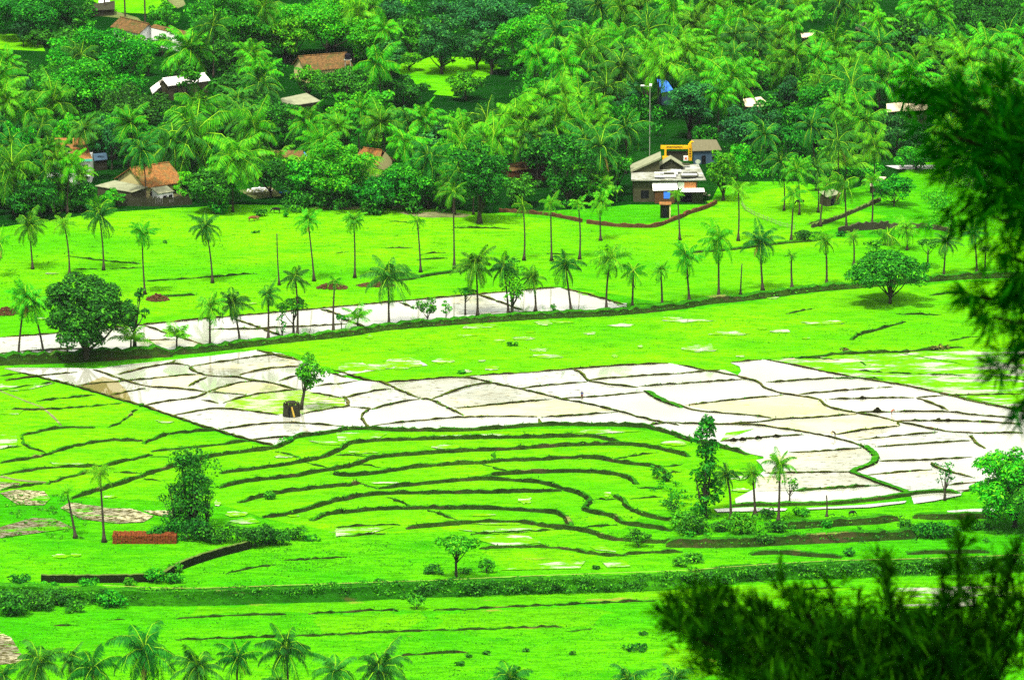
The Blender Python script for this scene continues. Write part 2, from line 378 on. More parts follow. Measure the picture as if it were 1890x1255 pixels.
# individual paddies with their own look; the brown sheet is a painted reflection
wsheet('A 440,218 590,262 720,305 690,240 640,190 560,165 500,190', 'brown', .058)  # brownish reflection on the flooded paddy, painted as a tinted sheet
wsheet('A 1060,100 1400,52 1600,60 1630,100 1300,160 1130,165 1045,125', 'ploughed', .058)
wsheet('A 1240,300 1360,265 1640,238 1880,285 1880,325 1650,365 1500,370 1220,340', 'limesprout', .058)
wsheet('A 970,380 1220,342 1530,378 1540,405 1200,450 1120,440', 'waterdots', .058)
wsheet('A 1240,455 1560,420 1890,435 1890,440 1500,490 1350,505', 'waterdots', .058)
wsheet('A 1140,245 1300,195 1500,205 1590,235 1360,258', 'pale', .058)
wsheet('A 840,165 1110,150 1020,225 820,225', 'pale', .058)
wsheet('B 310,200 700,165 850,200 560,275 460,285', 'ploughed', .058)
wsheet('B 560,285 850,208 1190,280 650,335', 'ploughed', .058)
wsheet('B 70,285 290,240 420,280 200,335 70,325', 'waterdots', .058)
wsheet('B 660,340 1200,292 1510,350 1120,382 700,382', 'pale', .058)
wsheet('B 1070,230 1360,200 1660,240 1200,275', 'waterdots', .058)
wsheet('B 820,180 980,150 1290,128 1340,180 1020,225 880,205', 'waterdots', .058)
wsheet('C 45,322 580,270 790,285 815,340 980,368 540,395 250,360', 'pale', .058)
wsheet('C 440,422 980,375 1190,405 1210,438 860,480 700,462', 'pale', .058)
wsheet('C 900,482 1240,438 1450,468 970,515', 'ploughed', .058)
wsheet('C 1240,436 1620,472 1600,510 1070,548 980,520', 'waterdots', .058)
wsheet('C 430,620 700,575 1020,560 1070,600 1000,660 940,684 480,690 460,650', 'ploughed', .058)
wsheet('C 440,715 560,700 950,690 1110,755 600,790 430,790', 'ploughed', .058)
wsheet('C 1020,700 1400,675 1620,720 1400,775 1280,798', 'waterdots', .058)
wsheet('D 0,780 200,772 420,790 380,850 0,865', 'waterdots', .058)
wsheet('D 720,800 900,785 1000,790 1130,825 960,848 700,858', 'ploughed', .058)
wsheet('E 620,560 760,555 880,600 1010,632 800,652 660,650', 'ploughed', .058)
wsheet('B 10,150 160,110 300,95 400,62 480,90 500,105 250,125 100,150 20,160', 'waterdots', .03)
# half-flooded green plots
wsheet('C 480,72 1220,42 1600,110 1890,190 1890,350 1560,275 1250,208 900,155', 'sprout', .045)
wsheet('C 1230,40 1400,30 1890,10 P 1980,640 1980,710 C 1890,185 1500,85', 'sprout', .045)
for q in ('A 380,850 600,880 720,885 840,925 780,958 640,965 440,940 330,880', 'A 780,895 940,895 950,935 850,920', 'A 0,800 90,780 240,790 275,830 240,865 100,865', 'A 0,740 110,745 90,765 0,785',
          'A 0,985 180,935 300,940 400,990 250,1010 0,1045', 'G -40,650 60,700 130,810 100,840 -40,850'):
    wsheet(q, 'clods', .045)
for q in ('A 1240,955 1370,930 1420,960 1330,970', 'A 0,205 130,205 300,200 60,240 0,235', 'A 0,345 130,345 100,372 0,370', 'A 0,480 90,485 95,540 0,560', 'B 0,470 280,475 230,505 20,535',
          'B 660,1000 800,980 1000,985 1150,1000 900,1025', 'H 660,110 1080,90 1140,108 900,130', 'H 740,160 900,140 1050,150 1120,185 900,205', 'H 1380,205 1460,195 1530,235 1420,225', 'H 880,335 1200,290 1360,285 1330,325',
          'H 0,110 320,95 200,130 0,150', 'B 1300,470 1400,450 1680,462 1400,480', 'B 500,490 830,478 950,475 920,490', 'A 1680,515 1890,520 1890,540 1760,535', 'A 1370,930 1420,960 1260,965',
          'C 420,450 P 1340,800 1330,815', 'A 30,230 300,200 170,235 60,245', 'A 270,630 340,640 480,640 300,650', 'H 1450,290 1560,275 1610,315 1480,320'):
    if len(px(q)) > 2: wsheet(q, 'sprout', .045)
# puddles lying on the meadow
PUD = [('E', 740, 722, 45, 8), ('E', 830, 718, 50, 7), ('E', 1130, 700, 42, 12), ('E', 1225, 694, 55, 6), ('E', 710, 768, 50, 6), ('E', 890, 797, 28, 6), ('E', 1020, 785, 55, 7), ('E', 1060, 750, 25, 4), ('E', 1380, 756, 30, 6),
       ('E', 1560, 714, 60, 8), ('E', 1830, 676, 45, 8), ('E', 1110, 848, 50, 7), ('E', 1150, 882, 75, 10), ('E', 380, 918, 80, 30), ('E', 250, 935, 60, 16), ('E', 120, 942, 110, 18), ('E', 590, 907, 50, 12), ('E', 850, 945, 35, 12), ('E', 795, 905, 18, 5),
       ('F', 60, 687, 110, 8), ('F', 520, 564, 32, 6), ('F', 290, 758, 100, 9), ('F', 800, 698, 110, 9), ('F', 560, 744, 45, 9), ('F', 130, 838, 80, 18), ('F', 345, 880, 20, 7), ('F', 700, 784, 20, 4), ('F', 460, 730, 24, 6), ('E', 185, 778, 18, 8),
       ('E', 1365, 540, 40, 8), ('E', 1560, 600, 25, 9), ('D', 220, 678, 25, 5), ('G', 330, 258, 45, 9), ('G', 415, 253, 28, 7), ('E', 710, 965, 25, 8), ('E', 1520, 880, 16, 8), ('E', 1660, 830, 14, 6), ('B', 880, 965, 120, 9),
       ('B', 1030, 838, 30, 18), ('B', 270, 745, 70, 5), ('B', 600, 548, 60, 9), ('B', 1480, 808, 18, 14), ('B', 90, 1010, 100, 8), ('A', 1550, 600, 45, 8), ('A', 600, 820, 30, 7), ('A', 900, 410, 40, 8), ('A', 1290, 915, 50, 12), ('A', 1185, 858, 18, 12), ('A', 1600, 925, 30, 5), ('B', 150, 578, 70, 6),
       ('B', 1850, 530, 60, 12), ('B', 800, 920, 60, 6), ('B', 1330, 610, 10, 4), ('C', 350, 785, 40, 9), ('C', 340, 715, 50, 12), ('D', 1350, 595, 40, 5), ('D', 280, 430, 30, 5)]
for c, x, y, a, b in PUD:
    ox, oy, k = CR[c]; n = 18; pts = []
    for i in range(n):
        t = 2 * math.pi * i / n; r = random.uniform(.65, 1.15)
        pts.append((ox + (x + a * r * math.cos(t)) / k, oy + (y + b * r * math.sin(t)) / k))
    CX_, CY_ = ox + x / k, oy + y / k
    sheet('puddle', [(CX_ + (q[0] - CX_) * 1.25, CY_ + (q[1] - CY_) * 1.25) for q in pts], .024, M['puddle'])
# long thin water at the lower right
wsheet('C 1300,848 1400,825 1550,805 1545,815 1400,845 1310,858', 'water'); wsheet('C 1470,900 1600,890 1755,885 1750,900 1560,915 1480,915', 'water')
wsheet('C 200,890 400,880 600,887 590,898 220,906', 'water'); wsheet('C 700,885 1000,868 1250,845 1240,856 1050,880 720,892', 'waterdots')
wsheet('I 1200,435 1400,430 1890,420 P 1980,1080 1980,1110 I 1640,470 1620,530 1400,545 1190,548 1180,480', 'sprout', .045)

# ------------------------------------------------------------------ earth bunds and terrace steps
TUFTS = []
def resample(w, step):
    out = []
    for i in range(len(w) - 1):
        a, b = w[i], w[i + 1]; n = max(1, int((b - a).length / step))
        for k in range(n): out.append(a.lerp(b, k / n))
    out.append(w[-1]); return out
def smoothline(w, it=2):
    for _ in range(it):
        if len(w) < 3: return w
        q = [w[0]]
        for i in range(len(w) - 1):
            a, b = w[i], w[i + 1]; q += [a.lerp(b, .25), a.lerp(b, .75)]
        q.append(w[-1]); w = q
    return w
rb = random.Random(3)
def bund(pts, h=.5, wt=.5, back=.25, front=.18, top='banktop', face='bank', rough=.12, tufts=1.0, name='earth_bund', label=None):
    w = smoothline([G(*p) for p in px(pts)]); w = resample(w, .8)
    V = []; F = []; Mi = []; n = len(w)
    for i, p in enumerate(w):
        d = (w[min(i + 1, n - 1)] - w[max(i - 1, 0)]); d.z = 0; d.normalize()
        nrm = Vector((d.y, -d.x, 0))
        if nrm.y > 0: nrm = -nrm                    # towards the hill the photo was taken from
        if abs(nrm.y) < .15: nrm = Vector((abs(d.y), -abs(d.x), 0)) if False else nrm
        taper = min(1, i / 4 + .25, (n - 1 - i) / 4 + .25)
        hh = h * taper * (1 + rb.uniform(-rough, rough) * 1.6)
        o = rb.uniform(-rough, rough) * .9
        q = p + nrm * (wt / 2 + o)
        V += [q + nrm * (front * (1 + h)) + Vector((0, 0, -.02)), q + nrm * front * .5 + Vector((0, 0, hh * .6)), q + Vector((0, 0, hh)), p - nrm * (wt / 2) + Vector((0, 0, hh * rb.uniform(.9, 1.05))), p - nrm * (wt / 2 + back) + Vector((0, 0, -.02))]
        if tufts > 0 and rb.random() < .9 * tufts: TUFTS.append((q + Vector((0, 0, hh)), nrm, h))
        if tufts > 0 and h > .6 and rb.random() < .7 * tufts: TUFTS.append((q + nrm * front + Vector((0, 0, hh * .45)), nrm, h))
    for i in range(n - 1):
        a = i * 5
        for k in range(4):
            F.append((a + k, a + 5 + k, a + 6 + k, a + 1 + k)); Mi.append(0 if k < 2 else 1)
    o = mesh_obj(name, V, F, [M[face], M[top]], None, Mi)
    return tag(o, label, None, 'low earth bunds dividing the paddies' if not label else None, 'structure')
# terrace steps (tall)
T1_ = ('A 380,830 640,755 820,690 1010,635 1140,600 1330,575 1490,560 1560,530 1600,495 1720,480 1870,460 B 20,455 150,447 300,458 700,462 950,442 1110,428 1400,428 1680,435 1740,452 1870,488 C 20,492 90,518 230,545 390,590',)
TALL = [
 'A 380,830 640,755 820,690 1010,635 1140,600 1330,575 1490,560 1560,530 1600,495 1720,480 1870,460 B 20,455 150,447 300,458 700,462 950,442 1110,428 1400,428 1680,435 1740,452 1870,488 C 20,492 90,518 230,545 390,590',
 'A 1200,690 1400,668 1660,630 1810,590 1880,548 B 60,535 130,520 330,510 700,500 1000,497 1300,491 1420,491 1560,530',
 'A 1190,770 1330,735 1600,710 1760,680 1880,657 B 50,660 130,640 190,605 400,590 720,570 900,565 1100,550 1300,537 1600,534 1740,552 1880,585 C 60,600',
 'A 1820,690 B 40,710 230,690 450,655 700,640 830,635 900,622 1100,620 1270,605 1450,612 1560,637 1740,652 1810,690 1795,735',
 'A 1300,850 1480,805 1600,785 1880,757 B 60,760 130,745', 'B 230,775 450,752 620,737 780,722 950,730 1130,742 1250,782 1370,817 1385,850 1345,890 1400,905 1520,925 1560,965 1700,985 1830,1003',
 'B 800,712 960,690 1150,686 1350,682 1480,690 1600,716 1640,750', 'A 1430,930 1560,920 1700,880 1800,848 1880,832 B 30,840 100,820 240,802 500,800 900,796 1230,786',
 'A 1700,950 1760,920 1880,902 B 20,912 170,890 430,882 700,882 900,886 1070,896 1200,906 1260,935 1280,985', 'B 380,992 550,977 730,962 900,957 1050,962 1130,982 1270,992 H 1400,130 1480,165 1580,172 1720,182 1880,180',
 'B 1520,815 1560,830 1590,880 1640,905 1760,940 1880,950']
for i, t in enumerate(TALL): bund(t, .60, .42, .5, .2, rough=.20, tufts=.8)
MID = ['A 0,635 230,600 330,560 520,520 640,510 780,515', 'A 780,530 860,495 940,472 1190,455', 'A 0,700 270,658 560,655 700,620 830,590', 'A 250,750 380,710 490,680', 'H 780,215 950,206 1150,206 1320,226 1400,246 1500,256 1650,241 1890,230',
       'A 820,572 1000,555 1200,535 1350,512', 'A 110,485 330,440 520,440', 'C 0,580 70,600', 'F 950,790 980,765 1060,745 1170,715 1240,690', 'F 640,895 740,885 900,865 1220,860 1300,850 1560,830', 'C 620,790 1110,758',
       'A 0,780 240,745', 'G 1690,60 1760,30 1890,15']
for t in MID: bund(t, .42, .4, .4, .2, rough=.34, tufts=.8)
THIN = ['A 0,345 300,345 660,308', 'A 0,240 170,215 300,198', 'A 200,298 520,265', 'A 0,160 110,148', 'A 590,440 680,405 740,340', 'A 0,560 120,540', 'A 120,490 130,540 250,580', 'B 800,640 960,690', 'B 1390,835 1530,832', 'B 1600,830 1780,815', 'B 1520,610 1750,580', 'B 1640,770 1780,775', 'B 1350,985 1530,970', 'B 280,820 430,878',
        'B 500,890 690,955', 'B 860,575 865,612', 'B 1790,655 1890,640', 'B 1790,690 1890,680', 'B 0,590 180,595', 'B 130,745 230,775', 'B 140,640 240,660', 'H 730,135 950,128 1230,110', 'B 0,985 180,975 350,970', 'B 0,1035 270,1018', 'A 1500,572 1640,605', 'A 1670,630 1780,660', 'A 820,600 920,600', 'A 620,685 780,690', 'A 780,720 880,735',
        'D 380,335 600,365 760,375', 'D 400,407 530,405', 'D 600,405 780,398', 'D 800,470 1000,460 1400,430', 'E 290,145 400,152', 'E 0,320 60,312', 'E 250,292 420,288', 'E 460,325 600,315', 'E 440,355 610,345', 'E 640,180 950,185', 'E 1150,320 1300,325', 'F 590,650 740,620', 'F 1190,650 1430,655', 'F 1370,548 1560,530', 'F 1480,795 1640,770',
        'H 0,560 300,550 340,555', 'H 530,552 800,542 1000,530 1350,515 1750,497', 'H 0,682 400,665 620,655', 'H 620,660 1000,645 1240,640', 'G 960,595 1330,575 1560,572', 'G 1680,568 1890,560', 'G 960,710 1230,705 1890,680', 'H 340,800 500,790 720,780', 'I 0,490 200,485', 'I 560,440 900,428', 'H 1250,665 1400,650', 'G 290,635 430,628', 'G 580,605 680,600', 'G 1550,280 1890,262', 'G 1230,350 1500,300', 'I 280,355 480,400',
        'C 580,60 900,75', 'C 930,130 1200,150 1600,160', 'C 800,175 1200,180', 'C 1000,80 1040,120', 'W 240,1240 330,1210']
for t in THIN: bund(t, .30, .25, .2, .12, rough=.4, tufts=.7)
# bunds between the flooded paddies
WET = ['A 100,140 290,187 430,220 590,270 770,320 930,375 1150,450 1420,525 1490,537', 'A 500,125 620,165 680,188 800,222 1000,232 1130,250', 'A 640,155 800,115 930,92 1040,107', 'A 420,215 560,198 800,180 980,160 1090,155', 'A 590,268 700,248 800,228', 'A 1040,110 1300,70 1480,45 1600,60',
       'A 1040,108 1045,130 1120,165 1290,168 1400,190 1500,205 1620,238', 'A 1290,160 1450,120 1640,110', 'A 1500,195 1640,155', 'A 1010,225 1130,165', 'A 1130,250 1200,225 1330,195 1390,190', 'A 1130,250 1350,265', 'A 780,325 900,300 1080,280 1130,250', 'A 1080,290 1200,312', 'A 940,378 1100,348 1210,335 1530,375', 'A 1210,312 1350,268 1500,248 1650,235',
       'A 1680,250 1880,285', 'A 1640,370 1790,340 1880,328', 'A 1190,455 1350,432 1560,412 1880,437', 'A 30,185 180,165 430,140', 'A 1700,218 1880,200', 'A 1350,512 1570,493 1600,497', 'A 1780,140 1890,172', 'A 930,95 960,72', 'A 1400,20 1550,62 1640,80',
       'B 0,210 140,185', 'B 0,130 150,182 260,195 340,240 460,285', 'B 40,282 200,245 300,232', 'B 70,330 200,340', 'B 40,270 70,300 65,330 0,335', 'B 190,345 300,315 460,287', 'B 190,340 135,375 160,425 180,440', 'B 460,287 520,290 600,330 700,380', 'B 520,290 650,240 760,208 850,203', 'B 250,197 430,188 700,163 850,203 1010,232 1200,283 1400,320 1540,355 1720,405 1880,432',
       'B 650,340 900,315 1200,287', 'B 200,432 450,405 700,385 940,383 1100,385', 'B 1110,388 1110,420', 'B 1100,388 1300,378 1540,358', 'B 1000,230 1200,208 1370,195', 'B 1290,125 1350,150 1360,185 1450,205 1650,225', 'B 1370,185 1600,165 1890,148', 'B 780,158 1000,148 1290,124 1500,107 1820,92', 'B 700,163 780,158', 'B 1220,285 1400,277 1680,250', 'B 1650,220 1890,202', 'B 1680,240 1750,285 1890,335', 'B 1700,430 1800,415 1890,418', 'B 1720,405 1740,430',
       'C 0,98 130,128 330,160 380,180 450,195 470,230 590,265 780,285 805,330 960,360 1100,385 1190,408 1450,465 1600,475 1890,472', 'C 0,150 240,128', 'C 0,205 370,180', 'C 45,322 300,292 580,268', 'C 470,198 880,172', 'C 660,263 900,242 1070,228', 'C 1080,228 1180,220', 'C 805,290 1100,282 1300,280', 'C 1300,280 1470,268', 'C 1300,280 1400,315 1480,352',
       'C 480,72 700,115 870,155 1050,185 1250,215 1500,272 1700,320 1890,355', 'C 480,72 290,88', 'C 0,310 60,345 230,365 400,375 520,392', 'C 200,425 430,418 540,398 760,388 980,370', 'C 0,420 200,425 400,427 520,440 700,468 900,510 1020,545', 'C 960,360 1200,358 1480,355 1600,375 1890,392', 'C 1190,405 1400,408 1600,408 1890,425', 'C 1190,405 1210,432', 'C 860,482 1050,452 1220,435', 'C 970,513 1200,490 1440,468', 'C 1080,548 1350,530 1600,513', 'C 1600,485 1620,520 1680,560',
       'C 230,518 450,498 700,480', 'C 600,580 800,572 1010,556', 'C 1100,625 1350,622 1620,603', 'C 470,692 700,688 950,684', 'C 1030,702 1400,672', 'C 1380,628 1410,665 1620,718', 'C 1440,760 1650,738', 'C 600,790 850,772 1110,758', 'C 1480,790 1700,780', 'C 1620,475 1890,470', 'C 1460,268 1890,262',
       'D 780,712 920,760 1130,825', 'D 1280,678 1450,740 1530,768', 'D 1130,735 1500,732', 'D 1350,732 1700,718 1890,705', 'D 720,800 980,790', 'D 0,865 240,848 480,838', 'D 560,840 700,865', 'D 0,870 40,890', 'D 1740,622 1890,668', 'E 340,585 430,622', 'E 0,668 170,725', 'E 780,545 900,590 1020,632', 'E 1220,507 1400,550 1580,605',
       'D 0,778 200,766 480,740 780,710 1000,688 1500,643 1890,608 E 330,583 560,563 780,543 1000,523 1220,505']
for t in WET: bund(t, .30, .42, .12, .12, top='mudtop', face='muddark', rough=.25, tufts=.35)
for t in ['C 1010,540 1060,570 1085,600 1070,640 1000,665 945,684 1000,705 1130,755 1270,800', 'C 0,488 90,515', 'B 1690,240 1760,290 1890,335']:
    bund(t, .4, 1.0, .3, .2, top='banktop', face='muddark', tufts=.8)
# palm embankment: grassy top, dark face
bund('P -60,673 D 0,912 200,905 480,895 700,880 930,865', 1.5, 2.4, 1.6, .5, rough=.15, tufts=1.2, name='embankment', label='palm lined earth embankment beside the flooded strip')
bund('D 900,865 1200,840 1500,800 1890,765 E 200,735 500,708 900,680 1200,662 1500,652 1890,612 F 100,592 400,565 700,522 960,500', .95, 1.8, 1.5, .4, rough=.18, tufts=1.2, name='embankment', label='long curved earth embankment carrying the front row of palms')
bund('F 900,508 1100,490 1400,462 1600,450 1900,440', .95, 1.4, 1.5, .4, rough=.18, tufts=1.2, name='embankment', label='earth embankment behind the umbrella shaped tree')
bund('E 200,478 380,465 470,445 600,425 700,415', .4, .8, .5, .2, tufts=1); bund('D 800,560 1000,548 1060,545', .4, .8, .5, .2, tufts=1); bund('F 0,320 150,310 300,300 500,272 650,258 760,250', .4, .8, .5, .2, tufts=1.2)
# lower right terraces and the long foreground embankment
bund('I 560,95 700,92 900,78 1100,68 1190,50', 1.0, 1.5, 2, .4, tufts=1.2); bund('I -60,190 150,195 400,190 600,178 900,165 1200,150 1300,145', 1.25, 1.5, 2, .5, tufts=1.2)
bund('I 1290,40 1400,50 1600,45 1750,35', .9, 1.2, .6, .3, tufts=.3)
bund('C 300,865 600,862 860,858 1100,832 1280,805 1420,790 1540,800', .5, .9, .3, .2, tufts=1)
bund('I 400,245 560,235 700,250 900,262', .6, .8, 1, .3, tufts=1); bund('I 1250,240 1500,235 1700,232', .5, .8, 1, .3, tufts=1)
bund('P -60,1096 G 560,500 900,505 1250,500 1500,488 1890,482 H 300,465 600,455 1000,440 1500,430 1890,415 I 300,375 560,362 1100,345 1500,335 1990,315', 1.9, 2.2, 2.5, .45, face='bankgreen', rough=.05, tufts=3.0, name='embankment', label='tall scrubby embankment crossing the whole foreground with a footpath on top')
def ribbon(name, pts, wd, z, mat, label=None):
    w = resample(smoothline([G(*p, z) for p in px(pts)]), 1.0); V = []; F = []
    for i, p in enumerate(w):
        d = (w[min(i + 1, len(w) - 1)] - w[max(i - 1, 0)]).normalized(); n_ = Vector((d.y, -d.x, 0)) * wd * rb.uniform(.35, .6)
        V += [p + n_, p - n_]
    F = [(2 * i, 2 * i + 1, 2 * i + 3, 2 * i + 2) for i in range(len(w) - 1)]
    return tag(mesh_obj(name, V, F, M[mat]), label, None, None, 'structure')
ribbon('footpath', 'G 560,412 1000,432 1500,413 1890,400 H 300,392 600,383 1000,362 1500,345 1890,332 I 200,318 560,292 900,275 1300,268 1890,245', .25, 2.04, 'path', 'thin worn footpath along the top of the foreground embankment')
ribbon('footpath', 'A 230,330 290,380 335,430', .5, .03, 'yard'); ribbon('footpath', 'A 0,705 120,730 250,738', 1.0, .06, 'yard')
ribbon('footpath', 'A 0,240 100,280 230,330', .5, .03, 'yard')

# ------------------------------------------------------------------ vegetation builders
rg = np.random.default_rng(5)
def leaf_cloud(blobs, per_m2, size, rs, shell=.72, flatness=.5, under=.35):
    V = []
    for (c, r) in blobs:
        c = np.array(c); r = np.array(r); area = 4 * math.pi * ((r[0] * r[1]) ** 1.0 + (r[0] * r[2]) * 2) / 3
        n = max(12, int(area * per_m2))
        d = rs.normal(size=(n, 3)); d /= np.linalg.norm(d, axis=1)[:, None]
        flip = (d[:, 2] < -.1) & (rs.random(n) > under); d[flip, 2] *= -1
        rad = rs.uniform(shell, 1.08, size=(n, 1))
        p = c + d * r * rad
        nr = d + rs.normal(size=(n, 3)) * .55 + np.array([0, 0, flatness]); nr /= np.linalg.norm(nr, axis=1)[:, None]
        a = np.cross(nr, rs.normal(size=(n, 3))); a /= (np.linalg.norm(a, axis=1)[:, None] + 1e-6)
        b = np.cross(nr, a); s = size * rs.uniform(.6, 1.4, size=(n, 1))
        V.append(np.stack([p - a * s, p - b * s * .5 + nr * s * .1, p + a * s, p + b * s * .5 + nr * s * .1], axis=1).reshape(-1, 3))
    V = np.concatenate(V); F = np.arange(len(V)).reshape(-1, 4)
    return V, F
def crown_blobs(w, h, z0, rs, k=None, shape='round'):
    """a crown w wide and h tall whose underside is at z0"""
    a, c = w / 2, h / 2; tall = h > 1.5 * w; k = k or int(9 + w * 1.6); out = []; m_ = min(w, h)
    for i in range(k):
        d = rs.normal(size=3); d /= np.linalg.norm(d)
        if shape == 'dome': d[2] = abs(d[2]) * .9 - .25
        if shape == 'umbrella': d[2] = abs(d[2]) * .55 - .1
        rr = rs.uniform(.45, .86)
        br = rs.uniform(.16, .34) * (m_ * .6 if tall else (w + h) / 4)
        if tall:
            t = (i + rs.random()) / k; q = rs.uniform(.15, .85) * (1 - .35 * t) * (1 if rs.random() < .8 else 1.3); an = rs.uniform(0, 6.28)
            out.append(((math.cos(an) * a * q, math.sin(an) * a * q, z0 + h * (t * .94 + .02)), (br * 1.25, br * 1.25, br * 1.2))); continue
        out.append(((d[0] * a * rr, d[1] * a * rr, z0 + c + d[2] * c * rr), (br, br, br * rs.uniform(.6, .9))))
    if not tall: out.append(((0, 0, z0 + c), (a * .5, a * .5, c * .55)))
    return out
def trunk_mesh(h, z0, w, blobs, rs, r0=None, lean=(0, 0), limbs=6):
    mb = MB(); r0 = r0 or max(.10, h * .028)
    top = Vector((lean[0] * .5, lean[1] * .5, z0 + (h - z0) * .35))
    mb.tube([(0, 0, -.2), (lean[0] * .12, 0, z0 * .4), (lean[0] * .3, lean[1] * .3, z0 * .9), top], [r0 * 1.5, r0, r0 * .8, r0 * .45], 8)
    for i in rs.choice(len(blobs), min(limbs, len(blobs)), replace=False):
        c = Vector(blobs[i][0]); s = Vector((lean[0] * .25, lean[1] * .25, z0 * rs.uniform(.65, 1.0)))
        m_ = s.lerp(c, .5) + Vector((0, 0, -.15 * (c - s).length * .5))
        mb.tube([s, m_, c], [r0 * .5, r0 * .33, r0 * .12], 6)
    return mb
NAMED = []      # (photo x, photo y) of things to name other things by
USED = set()
def uniq(label):
    if label in USED:
        k = 2; base = label
        while label in USED: label = base + ' %s' % ('again' * (k - 1)); k += 1
    USED.add(label); return label
def tree(x, yb, wpx, hpx, mat='leafA', label=None, gap=.28, shape='round', size=.34, dens=5.0, name='broadleaf_tree', cat='tree', group=None, lean=0, k=None, seed=None, limbs=6, r0=None, fruit=None):
    """x, yb photo position of the foot; wpx, hpx crown width and full height in photo pixels; gap = clear trunk share"""
    s = sc(yb); w, h = wpx / s * 1.13, hpx / s * 1.03; rs = np.random.default_rng(seed if seed is not None else int(x * 7 + yb * 13))
    z0 = h * gap; bl = crown_blobs(w, h - z0, z0, rs, k, shape)
    if lean: bl = [((c[0] + lean / s, c[1], c[2]), r) for c, r in bl]
    root = empty(name, G(x, yb), label, cat, group)
    V, F = leaf_cloud(bl, dens, size, rs)
    mesh_obj('crown', V, F, M[mat], root)
    trunk_mesh(h, z0, w, bl, rs, r0, (lean / s, 0), limbs).build('trunk', M['bark'], root, True)
    return root
def shrub(x, yb, wpx, hpx, mat='leafA', label=None, size=.26, dens=7.0, group=None, name='shrub', cat='shrub', zb=0.0):
    p = G(x, yb, zb); s = sc(yb); w, h = wpx / s, hpx / s; rs = np.random.default_rng(int(x * 11 + yb * 17))
    bl = []
    for i in range(int(4 + w * 1.2)):
        r = rs.uniform(.22, .38) * h
        bl.append(((rs.uniform(-.5, .5) * (w - r), rs.uniform(-.4, .4) * (w - r) * .7, h * rs.uniform(.25, .68)), (r * 1.2, r * 1.2, r)))
    bl.append(((0, 0, h * .4), (w * .34, w * .3, h * .42)))
    root = empty(name, p, label, cat, group)
    V, F = leaf_cloud(bl, dens, size, rs, under=.6)
    mesh_obj('foliage', V, F, M[mat], root)
    mb = MB()
    for i in range(4): c = bl[rs.integers(len(bl))][0]; mb.tube([(0, 0, -.1), (c[0] * .5, c[1] * .5, c[2] * .6), c], [.06, .04, .02], 5)
    mb.build('stem', M['bark'], root)
    return root

# --- palms
def frond(mbL, mbR, az, e0, L, curve, rs, n=20, droop=.6, lw=.085, ll=.95):
    """leaflets into mbL (arrays), midrib into mbR"""
    u = Vector((math.cos(az), math.sin(az), 0)); pts = []; p = Vector((0, 0, 0)); e = e0; st = L / n
    twist = rs.uniform(-.4, .4)
    for i in range(n + 1):
        pts.append(p.copy()); d = u * math.cos(e) + Vector((0, 0, math.sin(e))); p = p + d * st; e -= curve / n * (0.4 + 1.4 * i / n)
    mbR.tube([pts[0], pts[n // 3], pts[2 * n // 3], pts[n]], [.07, .05, .035, .015], 4)
    side = Vector((-u.y, u.x, 0))
    for i in range(2, n + 1):
        t = i / n; d = (pts[i] - pts[i - 1]).normalized(); up = side.cross(d) * -1
        if up.z < 0: up = -up
        prof = ll * (0.35 + 1.0 * math.sin(math.pi * min(1, t * .88 + .08)) ** .8) * .95
        for sg in (-1, 1):
            for q in (0, .5):
                b = pts[i - 1].lerp(pts[i], q)
                dr = droop * rs.uniform(.7, 1.3)
                v = (side * sg * math.cos(dr) + Vector((0, 0, -1)) * math.sin(dr) + d * .45 + up * twist * sg * .3).normalized() * prof * rs.uniform(.8, 1.1)
                wv = d * lw
                tip = b + v + Vector((0, 0, -.12 * prof))
                mid = b + v * .5
                mbL.append((b, mid + wv * .5, tip, mid - wv * .5))
def crown_mesh(seed, nf=26, L=4.4, lo=-55, hi=82, droop=.65, n=22, curve=(0.8, 1.8), lw=.105, mat='palm'):
    rs = np.random.default_rng(seed); Lf = []; mr = MB()
    for i in range(nf):
        t = i / (nf - 1); az = i * 2.39996 + rs.uniform(-.5, .5); e0 = R(hi + (lo - hi) * t + rs.uniform(-8, 8))
        frond(Lf, mr, az, e0, L * rs.uniform(.68, 1.12) * (.8 if t < .1 else 1), rs.uniform(*curve), rs, n, droop, lw)
    V = np.array([list(v) for q in Lf for v in q]); F = np.arange(len(V)).reshape(-1, 4)
    nv = len(V); rv = np.array([list(v) for v in mr.v])
    me = bpy.data.meshes.new('crown')
    verts = np.concatenate([V, rv]); faces = [tuple(f) for f in F] + [tuple(i + nv for i in f) for f in mr.f]
    me.from_pydata(verts.tolist(), [], faces); me.materials.append(M[mat]); me.materials.append(M['rib'])
    me.polygons.foreach_set('material_index', np.array([0] * len(F) + [1] * len(mr.f), dtype=np.int32)); me.update()
    return me
def trunkm(h, lx=0.0, ly=0.0, seed=0, r=.15):
    mb = MB(); rs = random.Random(seed); n = 12; pts = []; rad = []
    bow = rs.uniform(-.05, .05) * h * .4
    for i in range(n + 1):
        t = i / n; pts.append((lx * t ** 1.5 + bow * math.sin(math.pi * t), ly * t ** 1.5, h * t - .15 * (i == 0))); rad.append(r * (1 + 1.7 * math.exp(-t * 16)) * (1 - .35 * t) * (1 + (.06 if i % 2 else 0)))
    mb.tube(pts, rad, 8); return mb
FULL = [crown_mesh(10 + i, nf, 4.4, lo, hi, dr, mat=mt) for i, (nf, lo, hi, dr, mt) in enumerate([(26, -50, 84, .7, 'palm'), (22, -60, 80, .8, 'palm'), (28, -35, 85, .6, 'palm'), (20, -45, 78, .9, 'palmdark'), (24, -60, 84, .65, 'palmdark'), (26, -45, 86, .75, 'palm')])]
